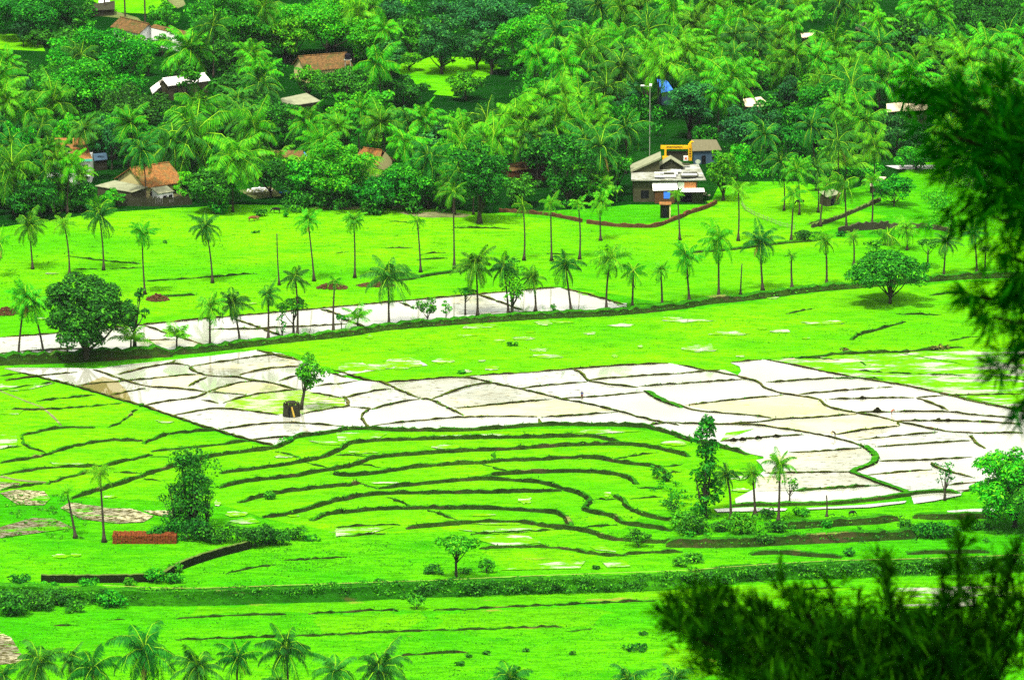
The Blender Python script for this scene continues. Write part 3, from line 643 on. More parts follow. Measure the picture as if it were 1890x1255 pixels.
SPARSE = [crown_mesh(30 + i, nf, 4.0, lo, hi, dr, n=15, mat=mt) for i, (nf, lo, hi, dr, mt) in enumerate([(13, -40, 85, .9, 'palmyoung'), (15, -50, 80, .8, 'palmyoung'), (14, -20, 85, .7, 'palm'), (12, -65, 75, 1.1, 'palm')])]
YOUNG = [crown_mesh(50 + i, 11, 3.2, 15, 85, .5, n=14, curve=(.9, 1.7), mat='palmyoung') for i in range(2)]
DROOP = [crown_mesh(60, 12, 3.6, -80, 60, 1.2, n=15, curve=(.6, 1.2), mat='palm')]
TR_SHARED = []
for i in range(4):
    lx = [0, .8, -.6, .3][i]; mb = trunkm(12.0, lx, 0, i); me = mesh_obj('trunk', mb.v, mb.f, M['trunk'], None, None, True); TR_SHARED.append((me.data, lx)); bpy.data.objects.remove(me)
def drymesh():
    L_ = []; mr = MB(); rs = np.random.default_rng(3); frond(L_, mr, 0, R(-55), 3.2, .6, rs, 14, 1.2, .10, .8)
    V = [v for q in L_ for v in q]; F = [(4 * i, 4 * i + 1, 4 * i + 2, 4 * i + 3) for i in range(len(L_))]
    n = len(V); me = bpy.data.meshes.new('dry_frond'); me.from_pydata([tuple(v) for v in V + mr.v], [], F + [tuple(i + n for i in f) for f in mr.f]); me.materials.append(M['dry']); return me
DRY = drymesh()
def nutmesh():
    mb = MB()
    for i in range(9):
        a = i * .9; c = Vector((.35 * math.cos(a), .35 * math.sin(a), -.35 - .12 * (i % 3)))
        mb.tube([c + Vector((0, 0, .14)), c + Vector((0, 0, .07)), c - Vector((0, 0, .07)), c - Vector((0, 0, .14))], [.05, .13, .13, .05], 6)
    o = mb.build('coconuts', M['dry']); me = o.data; bpy.data.objects.remove(o); return me
NUTS = nutmesh()
def link(name, data, parent, loc=(0, 0, 0), rot=(0, 0, 0), scl=(1, 1, 1)):
    o = bpy.data.objects.new(name, data); COL.objects.link(o); o.parent = parent; o.location = loc; o.rotation_euler = rot; o.scale = scl; return o
rp = random.Random(21)
def palm(cx, cy, bx, by, dpx, kind='full', label=None, group=None, dry=False, nuts=False, shared=False, r=.18, name='coconut_palm'):
    """crown centre (cx,cy) and foot (bx,by) in photo pixels, crown width dpx"""
    s = sc(by); h = (by - cy) / s / CP * .98; lx = (cx - bx) / s
    root = empty(name, G(bx, by), label, 'palm tree', group)
    D = {'row': (FULL[:2] + FULL[3:5], 8.2), 'low': (FULL[:3], 8.2), 'dark': (FULL[3:5], 7.4), 'full': (FULL, 8.2), 'sparse': (SPARSE, 7.0), 'young': (YOUNG, 5.2), 'droop': (DROOP, 4.6)}[kind]
    k = dpx / s / D[1] * 1.28
    if shared:
        me, tx = rp.choice(TR_SHARED); f = 1.0; link('trunk', me, root, scl=(1, 1, h / 12.0)); loc = (tx, 0, h)
    else:
        o = trunkm(h, lx, rp.uniform(-.5, .5) * 0, int(bx), r).build('trunk', M['trunk'], root, True); loc = (lx, 0, h)
    link('crown', rp.choice(D[0]), root, loc, (rp.uniform(-.24, .24), rp.uniform(-.24, .24), rp.uniform(0, 6.28)), (k, k, k * rp.uniform(.9, 1.2)))
    if dry: link('dry_frond', DRY, root, (loc[0], loc[1], loc[2] - .1), (0, 0, rp.uniform(0, 6.28)), (k, k, k))
    if nuts: link('coconuts', NUTS, root, loc, (0, 0, 0), (1, 1, 1))
    return root
def P1(c, x, y): ox, oy, k = CR[c]; return (ox + x / k, oy + y / k)
def rowpalm(c, cx, cy, bx, by, d, kind='full', **kw):
    a, b = P1(c, cx, cy); e, f = P1(c, bx, by); return palm(a, b, e, f, d / CR[c][2], kind, **kw)

# ------------------------------------------------------------------ the rows of palms across the fields
exec_rows = True
GB = 'coconut palms in the back row across the far field'
ORD = ['first', 'second', 'third', 'fourth', 'fifth', 'sixth', 'seventh', 'eighth', 'ninth', 'tenth', 'eleventh', 'twelfth', 'thirteenth', 'fourteenth', 'fifteenth', 'sixteenth', 'seventeenth', 'eighteenth', 'nineteenth', 'twentieth', 'twenty-first', 'twenty-second', 'twenty-third', 'twenty-fourth']
BACK = [
 ('D', 0, 250, -20, 450, 150, 'sparse', 'pale drooping palm cut by the left edge of the photo', 1), ('D', 165, 160, 178, 405, 190, 'full', 'palm with a hanging dead frond, leftmost of the back row', 1), ('D', 355, 150, 378, 440, 120, 'sparse', 'narrow pale crowned palm, second whole palm of the back row', 1),
 ('D', 545, 105, 565, 410, 190, 'full', 'tall palm behind the round dark tree, crown against the forest edge', 0), ('D', 780, 195, 790, 542, 150, 'full', 'thick crowned palm standing beside the red rubble heap', 0), ('D', 1125, 165, 1158, 480, 165, 'full', 'leaning back row palm left of the bare palm trunk', 0),
 ('D', 1680, 125, 1712, 470, 140, 'full', 'back row palm with one frond hanging left, right of the bare trunk', 1), ('E', 100, 130, 103, 452, 130, 'full', 'back row palm above the large crowned embankment palm', 0), ('E', 445, 135, 462, 422, 100, 'sparse', 'small crowned leaning palm in the middle of the back row', 0),
 ('E', 640, -20, 645, 402, 140, 'sparse', 'tallest palm of the back row, crown against the dark bushes', 0), ('E', 1018, 50, 1025, 357, 120, 'sparse', 'back row palm crossing the left end of the laterite wall', 0), ('E', 1170, 40, 1176, 360, 110, 'sparse', 'slim back row palm, second of those crossing the laterite wall', 0),
 ('E', 1320, 45, 1328, 352, 110, 'sparse', 'yellowish back row palm with swollen foot crossing the laterite wall', 0), ('E', 1440, 30, 1443, 250, 130, 'full', 'bright palm in front of the banana plants by the tarred house', 0), ('V', 925, 1065, 940, 1325, 75, 'sparse', 'small palm right of the brick outhouse', 0),
 ('V', 1260, 1040, 1262, 1330, 130, 'sparse', 'tall slim palm right of the laterite wall end', 0), ('W', 160, 1060, 150, 1330, 130, 'sparse', 'palm in front of the cattle yard, right of the pale fence', 0), ('W', 345, 1010, 312, 1250, 110, 'sparse', 'palm in front of the grey shed under the trees', 0),
 ('W', 440, 1000, 455, 1255, 130, 'droop', 'palm with one long drooping frond beside the grey shed', 1), ('W', 590, 990, 595, 1250, 120, 'sparse', 'slim palm standing at the dark low wall on the right', 0),
 ('F', 1148, 215, 1146, 275, 120, 'droop', 'low yellowing palm behind the umbrella shaped tree', 1), ('F', 1245, 180, 1253, 300, 130, 'full', 'pale palm directly above the umbrella shaped tree', 0), ('F', 1460, 250, 1452, 442, 150, 'full', 'palm right of the umbrella shaped tree', 1), ('F', 1610, 200, 1632, 427, 130, 'full', 'palm left of the blurred foreground branches', 0), ('F', 1680, 300, 1678, 415, 90, 'young', 'short palm half hidden by the blurred foreground branches', 0), ('F', 957, 225, 962, 382, 90, 'sparse', 'slim palm behind the left side of the umbrella shaped tree', 0)]
FRONT = [
 ('D', 145, 545, 100, 902, 220, 'full', 'palm leaning right at the left end of the embankment', 1), ('D', 175, 570, 240, 897, 230, 'full', 'palm leaning left beside the round dark tree', 0), ('D', 365, 790, 367, 892, 90, 'young', 'small palm under the left side of the round dark tree', 0), ('D', 715, 785, 712, 866, 170, 'young', 'small stemless palm right of the round dark tree', 0),
 ('D', 965, 765, 965, 852, 170, 'young', 'bushy young palm on the embankment', 0), ('D', 1148, 600, 1145, 838, 190, 'full', 'embankment palm with long hanging fronds before the white paddy', 1), ('D', 1270, 580, 1308, 810, 190, 'full', 'left leaning embankment palm beside the hanging frond palm', 0), ('D', 1465, 535, 1462, 792, 130, 'full', 'embankment palm left of the small spreading tree', 0),
 ('D', 1612, 440, 1620, 776, 160, 'full', 'tall palm rising out of the small spreading tree', 1), ('D', 1828, 460, 1818, 753, 95, 'sparse', 'thin palm in front of the red rubble heap', 1), ('E', 120, 668, 120, 738, 140, 'young', 'low young palm with few fronds, right of the thin palm', 0), ('E', 293, 430, 290, 716, 255, 'full', 'largest crowned palm on the embankment, straight trunk', 0),
 ('E', 763, 375, 772, 664, 220, 'full', 'embankment palm with long side fronds over the ploughed strip', 1), ('E', 915, 385, 940, 656, 170, 'full', 'palm whose trunk is hidden by the tall light green tree', 0), ('E', 1072, 445, 1088, 635, 140, 'full', 'embankment palm right of the tall light green tree', 0), ('E', 1250, 375, 1282, 640, 175, 'full', 'left leaning palm before the last flooded plot', 1),
 ('E', 1497, 335, 1475, 634, 220, 'full', 'big right leaning palm at the end of the flooded strip', 1), ('E', 1620, 405, 1615, 614, 110, 'droop', 'narrow palm with collapsed drooping crown', 1), ('E', 1768, 405, 1778, 604, 115, 'full', 'small crowned palm on the middle of the embankment', 0), ('F', 45, 325, 66, 582, 170, 'full', 'palm leaning left, first of the right hand embankment palms', 0),
 ('F', 221, 230, 226, 564, 215, 'full', 'tallest embankment palm, left of the short bare trunk', 1), ('F', 450, 240, 466, 522, 190, 'full', 'embankment palm right of the short bare trunk', 1), ('F', 621, 325, 626, 507, 75, 'sparse', 'thinnest small crowned palm on the embankment', 0), ('F', 803, 245, 813, 497, 130, 'full', 'pale crowned palm left of the umbrella shaped tree', 0),
 ('A', 370, 780, 412, 1042, 90, 'sparse', 'thin leaning palm left of the two by the brick stack', 0), ('A', 552, 680, 568, 1065, 140, 'sparse', 'straight pale palm standing beside the brick stack', 0), ('C', 268, 685, 290, 947, 140, 'full', 'bright palm beside the tall slender climber covered tree', 0), ('C', 408, 680, 425, 922, 130, 'full', 'bright palm, middle one of the three by the lower paddies', 0), ('C', 553, 630, 550, 957, 160, 'full', 'dark straight palm, rightmost of the three by the lower paddies', 0)]
NEAR = [('G', 25, 880, 30, 1330, 150, 'dark palm crown at the bottom left corner'), ('G', 220, 820, 240, 1280, 260, 'dark bushy palm crown near the bottom left'), ('G', 510, 850, 520, 1250, 240, 'palm crown low behind the first pair at the bottom left'), ('G', 395, 800, 400, 1230, 150, 'small palm crown between the dark palms at the bottom left'), ('G', 797, 745, 812, 1220, 310, 'widest palm crown in the bottom row with yellowing fronds'),
        ('G', 1080, 840, 1100, 1260, 250, 'dark palm crown right of the widest bottom palm'), ('G', 1300, 790, 1302, 1230, 200, 'slim palm crown in the middle of the bottom left group'), ('G', 1565, 745, 1566, 1200, 250, 'palm with brown tipped lower fronds in the bottom row'), ('G', 1835, 860, 1840, 1300, 230, 'low palm crown right of the brown tipped palm'), ('H', 242, 855, 246, 1310, 270, 'rightmost palm crown of the bottom left group'),
        ('H', 950, 905, 955, 1330, 210, 'lone palm crown at the middle of the bottom edge'), ('H', 1590, 915, 1595, 1360, 220, 'left palm crown of the pair at the bottom edge right of centre'), ('H', 1845, 900, 1850, 1340, 180, 'right palm crown of the pair at the bottom edge right of centre'), ('G', 1520, 925, 1520, 1340, 130, 'tiny palm top peeping over the bottom edge')]
for c, cx_, cy_, bx_, by_, d_, kd, lb, dr in BACK: rowpalm(c, cx_, cy_, bx_, by_, d_, 'row' if kd == 'full' else kd, label=lb, group=GB, dry=bool(dr), nuts=(kd == 'full'))
for c, cx_, cy_, bx_, by_, d_, kd, lb, dr in FRONT: rowpalm(c, cx_, cy_, bx_, by_, d_, 'row' if kd == 'full' else kd, label=lb, group='coconut palms standing on the embankments', dry=bool(dr), nuts=(kd == 'full'), r=.21)
for c, cx_, cy_, bx_, by_, d_, lb in NEAR: rowpalm(c, cx_, cy_, bx_, by_, d_, 'dark', label=lb, group='palm crowns along the bottom of the photo', dry=True, nuts=True)
def baretrunk(c, x0, y0, x1, y1, label, stub=False):
    a, b = P1(c, x0, y0); e, f = P1(c, x1, y1); s = sc(f); h = (f - b) / s / CP
    root = empty('bare_palm_trunk', G(e, f), label, 'dead palm', 'dead palms without crowns')
    trunkm(h, (a - e) / s, 0, int(e)).build('trunk', M['trunk'], root, True)
baretrunk('D', 1512, 210, 1522, 492, 'tall bare crownless palm trunk in the far field'); baretrunk('F', 351, 375, 345, 542, 'short bare crownless palm trunk on the embankment')
baretrunk('C', 812, 808, 815, 925, 'broken leaning stump with a bent top below the lower paddies'); baretrunk('D', 1427, 776, 1427, 808, 'very short stump on the embankment')

# ------------------------------------------------------------------ broadleaf trees placed one by one
def t_(c, x, yb, wd, hg, mat, label, **kw):
    a, b = P1(c, x, yb); k = CR[c][2]; return tree(a, b, wd / k, hg / k, mat, label, **kw)
t_('D', 470, 905, 500, 470, 'leafC', 'big round dark green tree on the embankment at the left', gap=.14, size=.34, dens=9, k=46, r0=.55, name='mango_tree')
t_('D', 735, 850, 140, 360, 'leafC', 'narrow dark tree joined to the right side of the big round tree', gap=.34, size=.3, dens=7, k=9)
t_('F', 1160, 592, 460, 305, 'leafA', 'wide umbrella shaped tree standing alone in the green field', gap=.13, size=.30, dens=9, k=44, shape='dome', r0=.3, limbs=12, name='mango_tree')
t_('F', 1060, 400, 110, 190, 'leafA', 'small upright tree behind the left of the umbrella shaped tree', gap=.2, size=.26, dens=4)
t_('F', 1365, 400, 170, 170, 'leafA', 'thin spreading tree behind the right of the umbrella shaped tree', gap=.5, size=.26, dens=4, shape='umbrella')
t_('D', 1600, 765, 190, 230, 'leafA', 'small spreading tree around the foot of the tall embankment palm', gap=.38, size=.26, dens=5, shape='dome')
t_('D', 1538, 772, 60, 180, 'leafB', 'thin creeper covered sapling left of the small spreading tree', gap=.1, size=.26, dens=4)
t_('E', 705, 656, 125, 165, 'leafA', 'small umbrella crowned tree over the ploughed strip', gap=.55, size=.22, dens=8, shape='umbrella')
t_('E', 500, 694, 160, 130, 'leafA', 'low bushy multi stemmed tree on the embankment', gap=.22, size=.26, dens=6)
t_('E', 600, 684, 80, 110, 'leafB', 'slim bright sapling beside the low bushy tree', gap=.3, size=.24, dens=4)
t_('E', 960, 658, 165, 330, 'leafB', 'tall light green tree wrapping a palm on the embankment', gap=.18, size=.28, dens=5, k=14)
t_('E', 30, 742, 90, 100, 'leafA', 'small thin tree on the embankment right of the thin palm', gap=.4, size=.22, dens=5, shape='dome')
t_('E', 1185, 634, 35, 40, 'leafB', 'tiny leafy sapling standing in the last flooded plot', gap=.1, size=.2, dens=4)
t_('A', 1640, 345, 165, 320, 'leafA', 'leaning tree growing from beside the old thatched stump hut', gap=.36, size=.28, dens=9, k=30, lean=22)
t_('A', 1050, 1000, 250, 430, 'leafC', 'ragged dark creeper covered tree left of centre', gap=.02, size=.24, dens=3.4, k=58, limbs=26)
t_('A', 950, 985, 170, 260, 'leafC', 'lower ragged dark tree leaning on the left of the creeper covered tree', gap=.05, size=.24, dens=2.8, k=22, limbs=16)
t_('A', 1130, 975, 110, 300, 'leafA', 'climber wrapped tree trunk at the right of the ragged dark tree', gap=.05, size=.24, dens=3.2, k=20, limbs=12)
t_('H', 655, 385, 255, 255, 'leafB', 'lone umbrella crowned tree on the foreground embankment', gap=.55, size=.26, dens=10, shape='umbrella', k=26, limbs=12)
t_('C', 150, 925, 165, 560, 'leafA', 'tall slender column shaped tree beside the three palms', gap=.03, size=.32, dens=5, k=42)
t_('C', 612, 850, 90, 175, 'leafA', 'thin sparse sapling right of the dark straight palm', gap=.25, size=.24, dens=2.6, k=9)
t_('C', 1458, 838, 125, 250, 'leafC', 'sparse slim sapling between the lower paddies and the light green tree', gap=.25, size=.26, dens=3, k=9)
t_('C', 1840, 985, 460, 450, 'leafB', 'big light green tree at the right edge below the paddies', gap=.08, size=.30, dens=8, k=44)
t_('P', 1935, 990, 150, 160, 'leafA', 'tree cut by the right edge behind the big light green tree', gap=.08, size=.30, dens=7)
t_('B', 1840, 945, 100, 175, 'leafA', 'small leafy sapling right of the curved terraces', gap=.2, size=.24, dens=4)
t_('B', 1750, 720, 80, 80, 'leafA', 'tiny spiky shrub like sapling on the terrace step', gap=.1, size=.24, dens=4)
t_('H', 820, 345, 110, 95, 'leafA', 'small round tree right of the lone umbrella crowned tree', gap=.1, size=.24, dens=7)
t_('H', 1650, 205, 150, 115, 'leafA', 'bushy small tree at the end of the terraces', gap=.1, size=.26, dens=7)
t_('H', 440, 545, 100, 80, 'leafA', 'small bush tree on the field step below the embankment', gap=.1, size=.24, dens=6)
t_('P', 1105, 378, 46, 52, 'leafB', 'fruit tree beside the banana plants at the tarred house', gap=.1)
# forest trees seen one by one: photo crown centre x,y, width, height, look
FT = [(300, 82, 60, 34, 'leafA', 'low tree in front of the white walled wing at the top left'), (246, 82, 60, 40, 'leafB', 'low bright tree in front of the old mossy tiled house'), (60, 22, 190, 80, 'leafC', 'wide dark tree at the top left corner'), (70, 66, 70, 34, 'leafC', 'low dark tree over the clearing at the top left'), (418, 45, 170, 115, 'leafA', 'broad tree right of the white walled house'), (302, 30, 62, 62, 'leafA', 'small round tree behind the white walled house'),
      (200, 112, 180, 130, 'leafA', 'broad dense tree left of the white roofed shed'), (150, 160, 170, 100, 'leafA', 'wide layered tree below the broad dense tree'), (245, 200, 150, 84, 'leafC', 'dark layered tree below the white roofed shed'), (417, 100, 58, 90, 'leafC', 'dark column shaped tree right of the white roofed shed'),
      (200, 240, 110, 80, 'leafC', 'dark tree behind the orange tiled house'), (604, 38, 200, 110, 'leafB', 'big bright green tree at the top of the forest'), (535, 60, 90, 90, 'leafB', 'bright tree left of the big bright green tree'), (680, 70, 90, 90, 'leafB', 'bright tree right of the big bright green tree'),
      (757, 62, 62, 70, 'leafA', 'mid green tree above the forest clearing'), (815, 75, 90, 100, 'leafD', 'bluish tree at the back left of the clearing'), (880, 85, 80, 70, 'leafD', 'bluish tree at the back right of the clearing'), (905, 25, 150, 80, 'leafD', 'dark bluish tree high behind the clearing'), (700, 15, 120, 60, 'leafD', 'dark bluish tree top between the bright trees'),
      (965, 75, 110, 100, 'leafB', 'bright crowned tree right of the clearing'), (640, 155, 110, 80, 'leafC', 'dark tree in front of the brown tiled house'), (570, 145, 60, 60, 'leafA', 'tree before the porch gable of the brown tiled house'), (745, 165, 90, 50, 'leafC', 'dark flat tree between sheds and clearing'), (860, 155, 70, 50, 'leafA', 'low tree at the front edge of the clearing'),
      (500, 225, 110, 90, 'leafC', 'dark tree in front of the grey green shed'), (650, 205, 110, 60, 'leafB', 'bright layered tree right of the grey green shed'), (630, 310, 120, 120, 'leafB', 'bright bushy tree at the forest edge, left middle'), (885, 320, 95, 150, 'leafC', 'tall dark bamboo like tree at the forest edge'), (772, 330, 120, 90, 'leafA', 'bushy tree at the forest edge below the hipped roof house'), (1047, 300, 90, 130, 'leafC', 'dark tall tree right of the brick house'),
      (1140, 310, 62, 66, 'leafA', 'round tree at the left side of the tarred house'), (1272, 188, 92, 110, 'leafD', 'round dark tree behind the yellow gateway'), (1380, 238, 130, 80, 'leafD', 'dark spreading tree right of the yellow gateway'), (1335, 315, 72, 90, 'leafB', 'bright tree touching the right side of the tarred house'), (1358, 300, 70, 70, 'leafB', 'second bright tree right of the tarred house'),
      (1510, 205, 130, 100, 'leafA', 'mid green tree in the right half of the forest'), (1420, 215, 60, 90, 'leafC', 'dark tree below the tan roof'), (1700, 85, 150, 64, 'leafC', 'wide dark tree in the upper right forest'), (1812, 30, 170, 80, 'leafC', 'dark tree mass at the top right corner'), (1655, 245, 100, 66, 'leafD', 'dark tree below the tan roofs'),
      (395, 345, 95, 80, 'leafC', 'dark bush like tree right of the yellow gabled house'), (150, 355, 60, 56, 'leafC', 'dark tree left of the yellow gabled house'), (60, 360, 110, 70, 'leafC', 'dark tree at the left end of the forest edge'), (345, 340, 44, 50, 'leafB', 'bright sapling in front of the yellow gabled house'), (205, 362, 50, 34, 'leafB', 'bright low tree in front of the lean-to shed'),
      (1690, 290, 90, 40, 'leafA', 'low tree beside the grey road'), (1650, 350, 80, 50, 'leafA', 'tree right of the small shed roofs'), (500, 320, 100, 70, 'leafC', 'dark tree under the long tiled roof'), (700, 345, 110, 70, 'leafC', 'dark tree under the hipped roof house'), (560, 330, 70, 80, 'leafA', 'tree between the white debris and the bright bushy tree'),
      (960, 350, 90, 50, 'leafC', 'dark tree below the brick house'), (130, 25, 80, 60, 'leafC', 'dark tree left of the silver heap'), (480, 30, 70, 90, 'leafA', 'tree between the broad tree and the bright tree at the top'), (820, 20, 70, 50, 'leafD', 'dark bluish treetop above the clearing'), (1060, 20, 90, 60, 'leafD', 'dark treetop at the top middle'), (1300, 250, 60, 40, 'leafC', 'low dark tree behind the thatched stall'),
      (1470, 255, 70, 60, 'leafC', 'dark tree left of the leaning white pole'), (1590, 250, 80, 50, 'leafC', 'dark tree behind the three bright palms')]
EXTRA_KEEP = [(735, 100, 945, 185, 80), ]
def ftree(x, y, w_, h_, mat, label, seed=None):
    yb = y + h_ * .62; t = tree(x, yb, w_, h_ * 1.12, mat, label, gap=.12, size=.30, dens=7.0, k=int(14 + w_ / 7), seed=seed); return t
for f in FT: ftree(*f)

# ------------------------------------------------------------------ filling the forest: palms and trees between the houses
KEEP = [(735, 100, 945, 185, 80), (212, 28, 330, 88, 60), (283, 132, 392, 182, 60), (522, 92, 660, 132, 60), (512, 168, 602, 208, 50), (735, 106, 940, 160, 70), (80, 262, 182, 340, 55), (176, 300, 352, 392, 60), (470, 272, 560, 296, 60), (645, 262, 760, 312, 60), (915, 290, 1015, 345, 60), (1140, 255, 1345, 400, 60), (1200, 140, 1250, 178, 50), (1355, 172, 1430, 208, 50),
        (1625, 178, 1725, 212, 50), (1625, 298, 1740, 318, 80), (1190, 155, 1290, 300, 15), (1225, 200, 1345, 300, 40), (1505, 335, 1560, 380, 40), (175, 0, 345, 38, 60), (440, 338, 520, 365, 60), (1440, 340, 1700, 440, 60), (0, 62, 90, 88, 60), (680, 235, 725, 262, 30), (1480, 50, 1580, 72, 30)]
MARKS = [('the silver heap', 195, 15), ('the white walled house', 270, 60), ('the white roofed shed', 345, 155), ('the orange tiled house', 130, 290), ('the yellow gabled house', 280, 345), ('the brown tiled house', 590, 115), ('the grey green shed', 550, 190), ('the long tiled roof', 515, 285), ('the hipped roof house', 695, 290), ('the forest clearing', 840, 130),
         ('the big bright green tree', 604, 38), ('the bright crowned tree', 965, 75), ('the brick house', 965, 320), ('the blue tarpaulin', 1230, 158), ('the lamp post', 1198, 230), ('the tarred house', 1230, 330), ('the tan roof', 1392, 190), ('the twin tan roofs', 1670, 198), ('the top right corner', 1850, 20), ('the bamboo like tree', 885, 320),
         ('the mid green tree', 1510, 205), ('the grey road', 1668, 308), ('the clearing at the top left', 60, 85), ('the top centre', 1100, 20), ('the upper right roofs', 1530, 60), ('the left edge', 10, 230), ('the dark column tree', 417, 100), ('the middle palms', 1050, 190), ('the debris pile', 480, 352), ('the small grey shed', 1530, 360)]
def mark(x, y):
    best = min(MARKS, key=lambda m: (m[1] - x) ** 2 + ((m[2] - y) * 1.4) ** 2); dx, dy = x - best[1], y - best[2]
    rel = ('right of' if dx > 0 else 'left of') if abs(dx) > abs(dy) * 1.2 else ('below' if dy > 0 else 'above')
    return rel, best[0]
rf = random.Random(99); fill = []
HAND = [(100, 190, 95, 'full'), (60, 205, 80, 'full'), (345, 92, 110, 'low'), (365, 255, 150, 'full'), (360, 200, 110, 'full'), (430, 290, 110, 'full'), (25, 310, 110, 'full'), (95, 310, 70, 'full'), (60, 345, 90, 'full'), (125, 300, 60, 'full'), (570, 225, 80, 'full'), (710, 225, 80, 'full'), (845, 265, 90, 'full'), (660, 335, 90, 'young'),
        (1100, 270, 95, 'full'), (1155, 235, 80, 'full'), (1215, 115, 95, 'full'), (1285, 130, 95, 'full'), (1345, 148, 110, 'full'), (1575, 160, 110, 'full'), (1535, 85, 110, 'full'), (1450, 40, 90, 'full'), (1620, 85, 90, 'full'), (1775, 110, 90, 'full'), (1545, 262, 80, 'full'), (1612, 268, 70, 'full'), (1447, 298, 60, 'full'), (1510, 308, 60, 'full'), (1475, 312, 60, 'full'),
        (1560, 305, 70, 'young'), (1260, 95, 80, 'full'), (985, 100, 70, 'full'), (1040, 120, 90, 'full'), (1090, 90, 90, 'full'), (555, 315, 80, 'young'), (500, 300, 60, 'young'), (1110, 345, 45, 'young'), (190, 385, 55, 'sparse'), (115, 405, 60, 'sparse'), (100, 295, 75, 'full'), (150, 318, 50, 'low'), (85, 270, 60, 'full'), (120, 345, 60, 'low'), (600, 262, 80, 'full'), (740, 262, 80, 'full'), (905, 250, 85, 'full'), (950, 215, 90, 'full'), (320, 262, 110, 'full'), (470, 235, 90, 'full'), (790, 290, 80, 'full')]
for x, y, d, k in HAND: fill.append((x, y, d, k, y + (30 if k == 'young' else 44 if k == 'low' else rf.uniform(80, 108))))
y = 12.0; row = 0
while y < 345:
    x = -30 + (row % 2) * 26
    while x < 1930:
        jx, jy = x + rf.uniform(-17, 17), y + rf.uniform(-11, 11)
        x += 34
        if jx > 1330 and jy > 265: continue
        if jx > 1130 and jx < 1345 and jy > 245: continue
        if jy > 305 and (jx < 420 or jx > 900): continue
        fill.append((jx, jy, rf.uniform(56, 84), 'full', jy + rf.uniform(62, 108)))
    y += 17; row += 1
GAPS = []
for _ in range(900):
    x, y = rf.uniform(-20, 1000 if rf.random() < .75 else 1650), rf.uniform(40, 320)
    if len(GAPS) < 95 and all(math.hypot(x - a, (y - b) * 1.5) > 33 for a, b in GAPS): GAPS.append((x, y)); fill.append((x, y, rf.uniform(42, 64), 'gap', y + rf.uniform(30, 46)))
TV = []
for i in range(9):
    rs = np.random.default_rng(300 + i); w_, h_ = [(8, 8), (10, 9), (7, 9), (11, 8), (6, 7), (9, 10), (8, 7), (12, 9), (7, 8)][i]
    bl = crown_blobs(w_, h_ * .85, h_ * .15, rs, 14); V, F = leaf_cloud(bl, 7.5, .29, rs); mt = ['leafA', 'leafB', 'leafC', 'leafD', 'leafA', 'leafC', 'leafB', 'leafA', 'leafD'][i]
    a = mesh_obj('crown', V, F, M[mt]); tm = trunk_mesh(h_, h_ * .15, w_, bl, rs).build('trunk', M['bark'], None, True); TV.append((a.data, tm.data, w_, h_, mt)); bpy.data.objects.remove(a); bpy.data.objects.remove(tm)
placed = []; recs = []
fill.sort(key=lambda f: f[3] != 'gap')
def blocked(x, y, r, base):
    for x0, y0, x1, y1, mg in KEEP:
        if x + r * .8 > x0 and x - r * .8 < x1 and y + r * .6 > y0 and y - r * .75 < y1 and base > y0 + (y1 - y0) * .55: return True
        if x > x0 - 4 and x < x1 + 4 and base > y1 + 4 and y < y0 and (int(x) % 3): return True
    return False
for x, y, d, k, base in fill:
    hand = (x, y, d, k) in HAND
    if not hand and blocked(x, y, d / 2, base): continue
    isp = hand or rf.random() < (.50 if x < 950 else .72)
    if k == 'gap':
        if base > 382: continue
        recs.append([x, y, d, k, base, False]); continue
    if not hand and any(math.hypot(x - p[0], (y - p[1]) * 1.3) < (24 if isp else 21) for p in placed): continue
    if not hand and any(abs(x - f[0]) < f[2] * .42 and abs(y - f[1]) < f[3] * .42 for f in FT) and rf.random() < .85: continue
    if base > 398: base = 398 - rf.random() * 10
    placed.append((x, y)); recs.append([x, y, d, k, base, isp])
cells = {}
for r in recs:
    rel, mk = mark(r[0], r[1]); r.append((rel, mk)); cells.setdefault((rel, mk, r[5]), []).append(r)
WORDS = ORD
for (rel, mk, isp), lst in cells.items():
    lst.sort(key=lambda r: r[0]); n = len(lst)
    for i, r in enumerate(lst):
        what = 'coconut palm' if isp else 'leafy tree'
        if n == 1: lb = 'forest %s %s %s' % (what, rel, mk)
        else:
            wh = 'leftmost' if i == 0 else 'rightmost' if i == n - 1 else WORDS[i] + ' from the left'
            lb = '%s of the %ss %s %s' % (wh, what, rel, mk)
        r.append(lb)
for x, y, d, k, base, isp, _, lb in recs:
    if isp: palm(x + rf.uniform(-4, 4), y, x, base, d, k, lb, 'coconut palms of the forest', shared=True, nuts=rf.random() < .3, dry=rf.random() < .25)
    else:
        cm, tm, w_, h_, mt = rf.choice(TV); s = sc(base); hh = (base - y) / s + (2.5 if k != 'gap' else 1.2); ks = min(hh / h_, 1.5)
        root = empty('broadleaf_tree', G(x, base), lb, 'tree', 'leafy trees of the forest', rf.uniform(0, 6.28)); kx = d / s / w_ * rf.uniform(1.0, 1.25)
        link('crown', cm, root, scl=(kx, kx, ks)); link('trunk', tm, root, scl=(kx, kx, ks))

